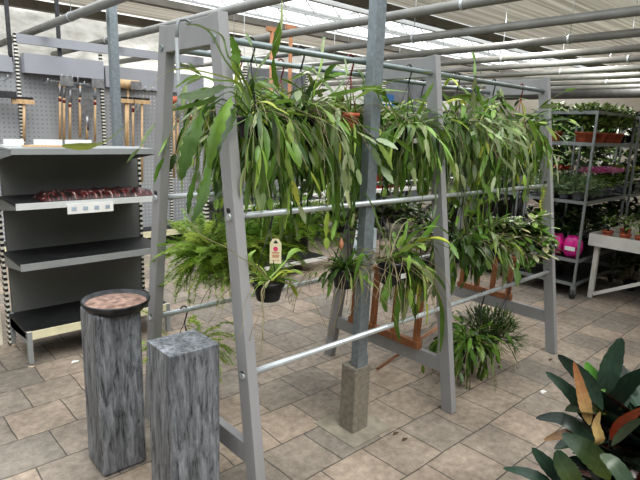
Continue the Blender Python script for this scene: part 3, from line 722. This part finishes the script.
asparagus(34, (.15, .36), 6, dens=22).build('foliage', LEAF, t)
# dense background greenery on the rear mid rail to the right
for x, lab in ((2.35, 'bushy green plant on the rear rail behind the middle trestle'), (2.72, 'bushy green plant on the rear rail right of the middle trestle')):
    mb = vine_plant(30, (.15, .38), .024, [(G_M, 4), (G_D, 3), (G_L, 1), ((.3, .22, .1), .5)], droop=4); hplant(x, MIDR, .2, lab, mb, r=.06, name='hanging_bush')

# floor plants
t = thing('hanging_cactus', 'dark green leaf cactus in a black pot near the floor right of the middle trestle', 'hanging plant', (2.9, BOTF[1]+.08, .27))
straps(85, (.14, .36), (.010, .019), [(G_M, 5), (G_D, 3), (G_L, 2)], elev=(.1, 1.3), droop=(5, 12), scal=.04).build('foliage', LEAF, t); pot(t, .085, .13, DSTEEL); hook(t, .34, ry=-.08, r=.085)
t = thing('mistletoe_cactus', 'bushy mistletoe cactus with thin twiggy stems in a pot under the lower rail', 'potted plant', (3.22, BOTF[1]+.1, .22))
mb = MB()
for i in range(120):
    a = R(0, 2*pi); e = R(.0, 1.4); d = V((cos(a)*cos(e), sin(a)*cos(e), sin(e))); p = V((cos(a)*.04, sin(a)*.04, 0))
    def br_(p, d, dep):
        ll = R(.05, .09); p2 = p+d*ll; mb.ribbon([p, (p+p2)/2, p2], [.003, .0045, .003], jit((.09, .15, .04), .3), fold=.3)
        if dep:
            for k in range(2): br_(p2, (d+V((R(-.7, .7), R(-.7, .7), R(-.6, .4)))).normalized(), dep-1)
    br_(p, d, 2)
mb.build('foliage', LEAF, t); pot(t, .075, .10); hook(t, .39, ry=-.1, r=.07)

# rubber plant front right
def broad_leaf(mb, p, d, Lg, w, droop, c, side=None, curl=.0, c2=None, n=12, veins=.12):
    d = V(d).normalized(); p = V(p); ds = Lg/n; pts = [p]; 
    for i in range(n): d = (d+V((0, 0, -droop*ds))).normalized(); p = p+d*ds; pts.append(p.copy())
    ws = [max(.004, w*sin(pi*min(1, max(0, (i/n-.08)/.92)**.85*.98+.01))**.75)*(1+(.03 if i % 2 else -.03)) for i in range(n+1)]
    mb.ribbon(pts, ws, c, side=side, fold=.28, colt=c2)
rp = thing('croton_plant', 'large dark glossy leaved croton with red and yellow leaves, bottom right corner', 'potted plant', (1.86, .50, 0))
MB().lathe([(.10, 0), (.10, .01), (.14, .20), (.15, .20), (.15, .225), (.135, .225)], n=24).build('pot', BLACKP, rp)
MB().lathe([(.05, .20), (.135, .205), (.05, .208)], n=20).build('soil', SOIL, rp)
mb = MB()
DK = (.012, .020, .014); DG = (.035, .07, .045); RD = (.10, .018, .012); RR = (.30, .045, .015); GG = (.075, .10, .02); BR = (.035, .012, .01)
mb.tube([(0, 0, .2), (.01, 0, .4), (0, .01, .62)], [.012, .010, .007], 8, (.08, .06, .04)); mb.tube([(0, 0, .2), (.05, -.06, .4), (.06, -.07, .55)], [.01, .009, .006], 8, (.08, .06, .04))
for i in range(120):
    a = i*2.4+R(-.3, .3); h = .26+.42*((i % 31)/31)**.9; e = R(.0, .7) if h < .5 else R(.35, 1.15)
    c = random.choice([DK, DK, DG, DK, BR, RD, DG, GG]); bx = (0, 0) if i < 31 else (.06, -.07)
    broad_leaf(mb, (bx[0], bx[1], h), (cos(a)*cos(e), sin(a)*cos(e), sin(e)), R(.15, .24), R(.034, .05), R(1, 5), jit(c), c2=jit(random.choice([c, DK])))
mb.build('foliage', LEAFG, rp)
mb = MB(); WK[0] = 1.3
def RP(*p, w=.03, c=DK, c2=None, stem=.06, scal=.04, target=mb, sd=None):
    world_path(target, rp, [atX(x, y, X) for x, y, X in p], w, c, ct=c2, stem=stem, scal=scal, n=14, side=sd)
RP((600, 400, 1.8), (608, 378, 1.8), (614, 358, 1.82), (622, 338, 1.84), w=.03, c=DG, c2=DG)
RP((603, 410, 1.78), (590, 385, 1.76), (575, 370, 1.74), (558, 355, 1.72), w=.02, c=DG, c2=DK)
RP((600, 440, 1.76), (585, 412, 1.74), (568, 390, 1.72), (546, 372, 1.70), w=.018, c=DK, c2=DG)
RP((598, 450, 1.74), (580, 430, 1.72), (560, 418, 1.70), (536, 418, 1.68), w=.018, c=DG, c2=DK)
RP((605, 460, 1.74), (580, 438, 1.72), (565, 434, 1.7), (544, 440, 1.68), w=.015, c=RD, c2=(.3, .18, .08))
RP((610, 480, 1.7), (598, 462, 1.68), (582, 447, 1.66), (562, 434, 1.66), w=.028, c=GG, c2=DG)
RP((580, 500, 1.66), (560, 478, 1.66), (545, 462, 1.65), (532, 448, 1.64), w=.022, c=DK, c2=DG)
RP((560, 500, 1.64), (545, 482, 1.64), (525, 472, 1.63), (503, 468, 1.62), w=.016, c=DG, c2=DG)
RP((580, 500, 1.62), (572, 478, 1.62), (562, 462, 1.62), (557, 450, 1.62), w=.026, c=GG, c2=DG)
RP((612, 440, 1.72), (620, 425, 1.7), (632, 415, 1.7), (650, 405, 1.7), w=.02, c=RR, c2=(.4, .08, .02))
RP((612, 446, 1.68), (624, 432, 1.67), (636, 422, 1.66), (650, 416, 1.66), w=.017, c=(.10, .15, .08), c2=DG)
RP((640, 500, 1.6), (625, 478, 1.6), (612, 462, 1.6), (600, 455, 1.6), w=.02, c=DG, c2=(.1, .14, .07))
RP((605, 392, 1.8), (596, 378, 1.8), (590, 370, 1.8), (586, 362, 1.8), w=.016, c=(.10, .25, .05), c2=(.15, .35, .07))
RP((600, 420, 1.82), (612, 400, 1.84), (626, 385, 1.86), (648, 368, 1.88), w=.034, c=DK, c2=DG)
RP((590, 425, 1.72), (586, 408, 1.71), (582, 392, 1.71), (574, 362, 1.71), w=.016, c=(.55, .40, .18), c2=(.33, .13, .06))
RP((592, 446, 1.70), (600, 440, 1.69), (596, 425, 1.69), (600, 412, 1.69), w=.013, c=(.55, .38, .15), c2=(.6, .45, .22))
mb.build('foliage', LEAFG, rp); WK[0] = 1

# ------------------------------------------------------------------ wooden trellises and stick
def trellis(x, y0, y1, z0, z1, lab):
    t = thing('wooden_trellis', lab, 'trellis', (x, (y0+y1)/2, z0)); w = (y1-y0)/2; h = z1-z0
    for k in range(4):
        yy = lerp(-w, w, k/3); MB().box(-.014, .014, yy-.018, yy+.018, 0.0, h).build('slat', REDWOOD, t, bevel=.002)
    MB().box(-.022, .022, -w-.03, w+.03, 0, .045).build('bottom_rail', REDWOOD, t, bevel=.002)
    MB().box(-.022, .022, -w-.03, w+.03, h-.03, h).build('top_rail', REDWOOD, t, bevel=.002)
    t.rotation_euler = (0, .05, 0); return t
trellis(2.462, 1.78, 2.30, .313, .74, 'reddish wooden trellis standing on the middle trestle crossbar')
trellis(3.822, 1.92, 2.34, .313, .66, 'reddish wooden trellis standing on the far trestle crossbar')
s0 = V((2.55, 2.14, .012)); s1 = V((2.62, 1.66, .50))
tag(MB().tube([(0, 0, 0), tuple(s1-s0)], .011, 8).build('wooden_stick', mat('pinkish wood stick', (.52, .30, .2), .5), loc=s0), 'thin pinkish wooden stick leaning from the floor behind the middle trestle', 'stick')

# ------------------------------------------------------------------ background displays
def gondola(x0, x1, y, h, lab, shelves, m=GPANEL, dep=.45, side=False):
    t = thing('display_shelf', lab, 'shelf', ((x0+x1)/2, y, 0)); w = (x1-x0)/2
    MB().box(-w, w, -.02, .02, .05, h).build('back_panel', m, t)
    for xx in (-w, w): MB().box(xx-.02, xx+.02, -.035, .025, 0, h).build('upright', SLOT, t)
    for z in shelves:
        s = MB().box(-w, w, -dep, -.02, z-.02, z).build('shelf', BLACKSH, t); MB().box(-w, w, -dep-.01, -dep, z-.035, z+.005).build('front_strip', WHITE, s)
    return t
gondola(2.75, 4.05, 4.7, 1.0, 'low dark shelf unit behind the rack holding bagged soil', (.16, .82))
DP = mat('blue grey rear panel', (.17, .18, .19), .6)
gondola(4.73, 5.94, 6.9, 2.46, 'tall grey shelf unit standing right of the pegboard wall', (.2,), DP)
gondola(7.9, 9.25, 6.9, 2.6, 'tall grey shelf unit far behind the middle trestle', (.2,), DP)
gondola(6.6, 9.4, 4.6, 1.45, 'long low grey shelf unit seen between the middle and far trestles', (.2, .62), mat('warm grey panel', (.22, .21, .19), .6))
b = thing('sign_board', 'tall blue sign panel with pale print behind the steel post', 'sign', at(385, 110, 6.0))
MB().box(-.22, .22, 0, .02, -.35, .26).build('board', mat('blue print', (.03, .15, .38), .5), b)
MB().box(-.15, .15, -.006, -.001, .1, .13).build('pale_stripe', WHITE, b); MB().box(-.15, .12, -.006, -.001, 0, .07).build('pink_patch', mat('pink patch', (.7, .35, .4), .6), b)
MB().box(-.22, .22, -.01, 0, -.42, -.36).build('white_edge', WHITE, b); MB().box(-.02, .02, .0, .03, -2.0, -.35).build('stand', DSTEEL, b)
b.location.z = at(385, 110, 6.0).z
for (px, py, lab) in ((272, 29, 'left'), (291, 27, 'right')):
    a = at(px, py, 5.0); t = thing('spade_handle', 'tall wooden tool handle with tee grip above the plants, %s one' % lab, 'tool handle', (a.x, 5.0, 0), group='tee grip handles')
    HW = mat('orange brown handle', (.42, .2, .1), .5)
    MB().tube([(0, 0, .25), (0, 0, a.z-.02)], .022, 8).build('shaft', HW, t); MB().box(-.07, .07, -.02, .02, a.z-.03, a.z+.02).build('grip', HW, t)
    MB().box(-.1, .1, -.01, .01, 0, .3).build('blade', STEELT, t)
# a stack of items on / around the low shelf unit
p = at(331, 218, 4.2)
sb = thing('soil_bag', 'pale blue and white bag of potting soil seen behind the dark small cactus', 'bag', (p.x, 4.25, .83))
mbb = MB().box(-.17, .17, -.1, .1, 0.0, .42); mbb.v = [(x*(1-.15*(z > .3)), y_*(.5 if z > .3 else 1), z) for x, y_, z in mbb.v]
sb.location = (p.x, 3.7, 0)
mbb = MB()
for i in range(11):
    z = i/10*.82; k = sin(pi*(.12+.8*i/10))**.4
    for j in range(12): a = 2*pi*j/12; mbb.v.append((.17*k*max(-1, min(1, 1.3*cos(a))), .09*k*sin(a)*(1+.1*sin(i*2)), z))
for i in range(10):
    for j in range(12): j2 = (j+1) % 12; mbb.face([i*12+j, i*12+j2, (i+1)*12+j2, (i+1)*12+j], sm=True)
mbb.face(list(range(12))[::-1]); mbb.face([120+j for j in range(12)])
mbb.build('sack', mat('blue white print', (.25, .42, .55), .4, 0, .1, 6, col2=(.75, .78, .78)), sb)
p = at(384, 174, 5.0)
rb = thing('red_crate', 'bright red ribbed crate glimpsed right of the steel post', 'crate', (p.x-.02, 5.0, p.z-.2))
MB().box(-.28, .28, -.15, .15, 0, .3).build('body', mat('red crate plastic', (.42, .015, .03), .4), rb)
mb = MB()
for k in range(8): mb.box(-.26+k*.07, -.24+k*.07, -.165, -.15, .0, .3)
mb.build('ribs', mat('dark red rib', (.2, .01, .02), .4), rb)
tb = thing('display_bench', 'white edged low plant bench far behind the steel post', 'bench', (4.9, 5.0, 0))
MB().box(-.8, 1.9, -.3, .3, .76, .80).build('bench_top', WHITE, tb)
for x in (-.75, .5, 1.85):
    for y_ in (-.27, .27): MB().box(x-.02, x+.02, y_-.02, y_+.02, 0, .76).build('leg', DSTEEL, tb)
rb.location.z = .80
def bush(n, r, h, lw, pal, up_=.0):
    mb = MB()
    for i in range(n):
        a = R(0, 2*pi); e = R(-.2, 1.4); rr = R(.3, 1)**.6
        p = V((cos(a)*cos(e)*r*rr, sin(a)*cos(e)*r*rr, h*.35+sin(e)*h*.6*rr)); dd = V((cos(a+R(-1, 1)), sin(a+R(-1, 1)), R(-.5, .8+up_))).normalized(); ll = lw*R(1.8, 3)
        mb.ribbon([p, p+dd*ll*.35, p+dd*ll*.75, p+dd*ll+V((0, 0, -lw*.3))], [.002, lw*.5, lw*.4, .001], pick(pal), fold=.2)
    for k in range(7): a = R(0, 6.28); mb.tube([(0, 0, 0), (cos(a)*r*.4, sin(a)*r*.4, h*.6)], .003, 4, (.06, .09, .03))
    return mb
PALBG = [(G_D, 6), (G_M, 3), ((.015, .035, .01), 5), (G_G, .7)]
def proto(name, cat, label, r, potm, potr, poth, mbf, loc, group=None):
    t = thing(name, label, cat, loc, group=group)
    MB().lathe([(potr*.75, 0), (potr*.78, .004), (potr, poth-.015), (potr*1.08, poth-.015), (potr*1.08, poth), (potr*.9, poth), (potr*.88, poth-.01)], n=16).build('pot', potm, t)
    o = mbf.build('foliage', LEAF, t); o.location = (0, 0, poth-.01); return t
# bench plants and floor shrubs behind the rack
bp_ = proto('potted_shrub', 'potted plant', 'dark potted shrub at the left end of the far bench', 0, BLACKP, .1, .14, bush(170, .24, .42, .05, PALBG), (4.3, 5.0, .80))
where = ['second from the left on the far bench', 'middle of the far bench next to the red crate', 'right of centre on the far bench', 'at the right end of the far bench']
for k, (x, lab) in enumerate(zip((4.85, 6.0, 6.35, 6.68), where)): dup(bp_, (x, 5.0+R(-.1, .1), .80), R(0, 6), 'dark potted shrub '+lab, R(.85, 1.1))
sp_ = proto('floor_shrub', 'shrub', 'leafy dark shrub standing on the floor beside the pegboard wall end', 0, BLACKP, .16, .22, bush(260, .38, .9, .06, PALBG), (4.35, 6.1, 0))
sp_.scale = (1.25,)*3
for x, y_, q_, lab in ((6.6, 3.6, 1.7, 'behind the first nursery cart'), (7.9, 3.3, 1.9, 'behind the second nursery cart'), (9.2, 3.0, 1.9, 'behind the farthest cart'), (10.6, 2.6, 2.0, 'against the far right wall'), (10.2, 4.2, 2.0, 'left of the one against the far wall')):
    dup(sp_, (x, y_, 0), R(0, 6), 'tall leafy shrub standing on the floor '+lab, q_)
for x, y_, s, lab in ((3.6, 5.6, .95, 'in front of the pegboard wall end'), (5.2, 5.9, 1.2, 'in front of the tall grey unit'), (6.2, 5.8, 1.1, 'behind the white edged bench'), (7.3, 5.9, 1.2, 'right of the tall blue sign'),
                      (5.7, 3.75, .8, 'behind the middle trestle between the bench and rack'), (4.9, 3.55, .75, 'just behind the rear rails near the steel post'), (8.6, 5.6, 1.1, 'behind the long low grey unit')):
    dup(sp_, (x, y_, 0), R(0, 6), 'leafy dark shrub standing on the floor '+lab, s)

# ------------------------------------------------------------------ nursery carts on the right
CARTM = mat('cart steel', (.27, .29, .29), .4, .5, .1, 10)
def cart(x0, y0, lx, ly, h, shelves, lab):
    t = thing('nursery_cart', lab, 'plant cart', (x0, y0, 0))
    for xx in (0, lx):
        for yy in (0, ly):
            MB().box(xx-.011, xx+.011, yy-.011, yy+.011, .13, h).build('post', CARTM, t)
            w = MB().tube([(xx, yy-.016, .05), (xx, yy+.016, .05)], .05, 16).build('caster', DSTEEL, t)
            MB().box(xx-.02, xx+.02, yy-.022, yy+.022, .05, .14).build('caster_fork', CARTM, w)
    for z in shelves:
        s = MB().box(.0, lx, .0, ly, z-.012, z).build('shelf', BLACKSH, t)
        m_ = MB(); m_.box(-.01, lx+.01, -.014, .0, z-.03, z+.004); m_.box(-.014, 0, -.01, ly+.01, z-.03, z+.004); m_.box(-.01, lx+.01, ly, ly+.014, z-.03, z+.004); m_.box(lx, lx+.014, -.01, ly+.01, z-.03, z+.004); m_.build('shelf_frame', CARTM, s)
    return t
cart(5.33, 2.0, 1.05, .60, 1.84, (.16, .40, .98, 1.54, 1.835), 'steel nursery cart with pink flowers nearest the far trestle')
cart(6.55, 2.0, 1.2, .60, 1.84, (.16, .40, .98, 1.54, 1.835), 'steel nursery cart second from the far trestle, at the right photo edge')
cart(7.9, 2.0, 1.2, .60, 1.84, (.16, .5, 1.0, 1.5), 'steel nursery cart farthest back in the row of carts')
cart(5.45, 2.75, 1.0, .55, 1.1, (.16, .52, .98), 'low steel cart with dark trays behind the first nursery cart')
# lavender style pots on mid shelf of cart one
PL = [((.09, .15, .06), 4), ((.16, .22, .12), 3), (G_M, 2)]
lv = proto('lavender_pot', 'potted plant', 'bushy herb in a grey pot on the middle cart shelf, front left', 0, GREYPOT, .055, .085, asparagus(70, (.14, .24), .5, dens=10, nl=.016, col=((.12, .20, .08), (.24, .32, .18))), (5.42, 2.5, .983))
k = 0
names = ['front second', 'front third', 'front right corner', 'rear left', 'rear second', 'rear third', 'rear right']
for xx in (5.42, 5.58):
    for yy in (2.5, 2.38, 2.25, 2.12):
        if (xx, yy) == (5.42, 2.5): continue
        dup(lv, (xx, yy, .983), R(0, 6), 'bushy herb in a grey pot on the middle cart shelf, '+names[k], R(.95, 1.1)); k += 1
def flowers(n, r, h, c):
    mb = MB()
    for i in range(n):
        a = R(0, 6.28); rr = r*sqrt(R(0, 1)); p = V((cos(a)*rr, sin(a)*rr, h+R(-.02, .03)))
        for k in range(5):
            b = k*1.257+R(0, .3); d = V((cos(b), sin(b), .35)); bb = len(mb.v); sd = V((-sin(b), cos(b), 0))*.014
            mb.v += [tuple(p), tuple(p+d*.018-sd), tuple(p+d*.034), tuple(p+d*.018+sd)]; mb.face([bb, bb+1, bb+2, bb+3], jit(c, .15))
    return mb
FLM = leafmat('petal', .6, .3)
def flpot(x, yy, z, c, lab, r=.13, n=90):
    t = proto('flowering_plant', 'potted plant', lab, 0, GREYPOT, .06, .08, bush(90, r*.9, .16, .03, [(G_M, 3), (G_L, 4), (G_D, 1)]), (x, yy, z))
    o = flowers(n, r, .20, c).build('blossoms', FLM, t); o.location = (0, 0, .07); return t
flpot(5.75, 2.12, .983, (.85, .35, .62), 'pink flowering plant on the middle cart shelf, nearest the corner post')
flpot(5.98, 2.12, .983, (.9, .5, .72), 'pink flowering plant in the middle of the cart shelf')
flpot(6.2, 2.12, .983, (.88, .42, .66), 'pink flowering plant at the far end of the cart shelf')
flpot(5.8, 2.45, .983, (.6, .02, .03), 'red flowering plant at the back of the middle cart shelf', r=.08, n=30)
flpot(6.75, 2.15, .983, (.55, .6, .1), 'yellow-green flowering plant on the second cart')
tr = [(5.45, 2.45, 'upper cart shelf rear left'), (5.48, 2.15, 'upper cart shelf beside the corner post'), (5.75, 2.14, 'upper cart shelf second from the corner post'), (6.0, 2.14, 'upper cart shelf third from the corner post'), (6.24, 2.14, 'upper cart shelf at the far corner')]
PT = [((.16, .24, .06), 4), ((.30, .38, .14), 3), (G_M, 3)]
c0 = proto('trailing_plant', 'potted plant', 'small leaved trailing plant on the '+tr[0][2], 0, ORANGEP, .09, .10, bush(520, .17, .30, .028, PT), (tr[0][0], tr[0][1], 1.543))
for x, yy, lab in tr[1:]: dup(c0, (x, yy, 1.543), R(0, 6), 'small leaved trailing plant on the '+lab)
dk = proto('foliage_plant', 'potted plant', 'dark green foliage plant on the lower cart shelf, left', 0, BLACKP, .07, .1, bush(110, .17, .42, .05, PALBG), (5.45, 2.48, .403))
for x, yy, lab in ((5.62, 2.3, 'lower cart shelf, second'), (5.85, 2.2, 'lower cart shelf, middle'), (6.15, 2.25, 'lower cart shelf, right'), (6.8, 2.2, 'lower shelf of the second cart, left'), (7.2, 2.2, 'lower shelf of the second cart, right')):
    dup(dk, (x, yy, .403), R(0, 6), 'dark green foliage plant on the '+lab)
for i, (x, yy, zz, lab) in enumerate(((6.75, 2.25, 1.543, 'top of the second cart, left'), (7.1, 2.25, 1.543, 'top of the second cart, right'), (5.7, 2.3, .163, 'bottom cart deck'), (6.1, 2.3, .163, 'bottom cart deck, right end'), (7.2, 2.2, .983, 'middle shelf of the second cart'))):
    dup(dk, (x, yy, zz), R(0, 6), 'dark green foliage plant on the '+lab, .5 if zz < .3 else .8)
for i, (x, yy, lab) in enumerate(((5.6, 3.0, 'left tray'), (5.9, 3.0, 'middle tray'), (6.2, 3.0, 'right tray'))):
    dup(dk, (x, yy, .985), R(0, 6), 'dark green foliage plant on the low cart, '+lab, .7)
# magenta bags
MG = mat('magenta film', (.62, .03, .26), .25, 0, .35, 14, bump=.4)
for i, (yy, lab) in enumerate(((2.12, 'nearest the cart corner post'), (2.30, 'next left of the corner one'))):
    pk = MB()
    for a_ in range(9):
        z = a_/8*.21; k = sin(pi*(.15+.75*a_/8))**.45
        for j in range(14): a = 2*pi*j/14; pk.v.append((.07*k*max(-1, min(1, 1.25*cos(a))), .085*k*max(-1, min(1, 1.2*sin(a))), z))
    for a_ in range(8):
        for j in range(14): j2 = (j+1) % 14; pk.face([a_*14+j, a_*14+j2, (a_+1)*14+j2, (a_+1)*14+j], sm=True)
    pk.face(list(range(14))[::-1]); pk.face([112+j for j in range(14)])
    t = thing('magenta_bag', 'bright magenta plastic bag on the low cart shelf, '+lab, 'bag', (5.44, yy-.02, .403)); pk.build('sack', MG, t)
    MB().box(-.074, -.071, -.05, .05, .07, .11).build('white_label', WHITE, t)

# white bench right
wt = thing('plant_table', 'white painted plant table with diagonal braces at the right edge', 'table', (5.50, .045, 0))
WP = mat('off white paint', (.58, .57, .53), .6, 0, .1, 6)
MB().box(0, 1.5, .3, 1.93, .615, .63).build('table_top', WP, wt)
fr = MB(); fr.box(-.02, 0, .3, 1.93, .54, .66); fr.box(0, 1.5, 1.91, 1.93, .54, .66); fr.box(1.48, 1.5, .3, 1.93, .54, .66); fr.box(0, 1.5, .3, .32, .54, .66); fr.build('apron', WP, wt)
for xx in (.03, 1.44):
    for yy in (.4, 1.84): MB().box(xx, xx+.045, yy, yy+.045, 0, .615).build('leg', WP, wt)
    MB().bar((xx+.02, 1.84, .04), (xx+.02, .9, .52), .02, .035, (1, 0, 0)).build('brace', WP, wt)
va = proto('variegated_plant', 'potted plant', 'variegated plant in a small terracotta pot at the near corner of the white table', 0, ORANGEP, .05, .055, bush(45, .08, .17, .022, [((.5, .52, .35), 3), (G_L, 2), (G_M, 2)], .6), (5.66, 1.87, .631))
for x, yy, lab in ((5.64, 1.70, 'second from the near corner'), (5.95, 1.80, 'behind the corner plants'), (5.62, 1.56, 'third from the near corner'), (5.95, 1.62, 'at the photo edge')):
    dup(va, (x, yy, .631), R(0, 6), 'variegated plant in a small terracotta pot on the white table, '+lab, R(.9, 1.15))
for x, yy, lab in ((6.1, 1.2, 'under the white table near'), (6.5, 1.5, 'under the white table far')):
    dup(dk, (x, yy, 0.0), R(0, 6), 'dark green foliage plant on the floor '+lab)
for x, yy, lab in ((6.2, 1.75, 'left'), ): dup(dk, (x, yy, 0.0), R(0, 6), 'dark green foliage plant on the floor behind the table leg', 1.0)

# thick dark pipe along the far right wall
tp = atX(600, 93, 12.0)
tag(MB().tube([(0, -5, 0), (0, 8, 0)], .11, 16).build('wall_pipe', mat('dark wall pipe', (.13, .13, .13), .5), loc=(12.0, 3, tp.z)), 'thick dark pipe running high across the far right', 'pipe')

# scraps on the paving
for x, y_, lab in ((543, 392, 'white paper scrap on the paving right of the far trestle plants'), (358, 324, 'white paper scrap on the paving behind the tagged cactus'), (75, 362, 'tiny white chip on the paving below the display shelf')):
    d = ray(x, y_); p = CAM+d*(-H/d.z)
    o = MB(); o.v += [(-.03, -.01, .001), (.02, -.015, .004), (.03, .01, .001), (-.01, .016, .006), (-.03, -.01, 0), (.02, -.015, .001), (.03, .01, 0), (-.01, .016, .001)]
    o.face([0, 1, 2, 3]); o.face([7, 6, 5, 4]); tag(o.build('paper_scrap', WHITE, loc=(p.x, p.y, .001)), lab, 'litter')
LV = mat('dry leaf brown', (.10, .07, .04), .8)
for i, (x, y_, lab) in enumerate(((396, 434, 'left of two dark stains'), (405, 440, 'right of two dark stains'), (551, 360, 'near the far trestle foot'), (500, 367, 'right of the floor cactus'))):
    d = ray(x, y_); p = CAM+d*(-H/d.z); o = MB(); o.ribbon([(-.025, 0, .002), (0, .004, .005), (.025, 0, .002)], [.002, .012, .002], (1, 1, 1), side=(0, 1, 0))
    tag(o.build('fallen_leaf', LV, loc=(p.x, p.y, .001)), 'small dry leaf lying on the paving, '+lab, 'leaf')

# ------------------------------------------------------------------ light
w = bpy.data.worlds.new('sky'); bpy.context.scene.world = w; w.use_nodes = True
bg = w.node_tree.nodes['Background']; bg.inputs['Color'].default_value = (.93, .97, 1, 1); bg.inputs['Strength'].default_value = 1.6
sd = bpy.data.lights.new('soft_sun', 'SUN'); so = bpy.data.objects.new('soft_sun', sd); C.objects.link(so); sd.energy = 1.6; sd.angle = .6; sd.color = (1, .97, .92)
so.rotation_euler = (V((.12, .7, -1)).to_track_quat('-Z', 'Y')).to_euler()
for x, yy in ((7, 3.5), (10.5, 3.5), (6, 8.6)):
    ld = bpy.data.lights.new('roof_fill_light', 'AREA'); lo = bpy.data.objects.new('roof_fill_light', ld); C.objects.link(lo)  # added fill lamp under the ceiling, not a fixture of the place
    ld.shape = 'RECTANGLE'; ld.size = 3; ld.size_y = .25; ld.energy = 90; ld.color = (1, .98, .95); lo.location = (x, yy, 3.25)
sc = bpy.context.scene
sc.view_settings.view_transform = 'Standard'; sc.view_settings.look = 'Medium High Contrast'; sc.view_settings.exposure = .25
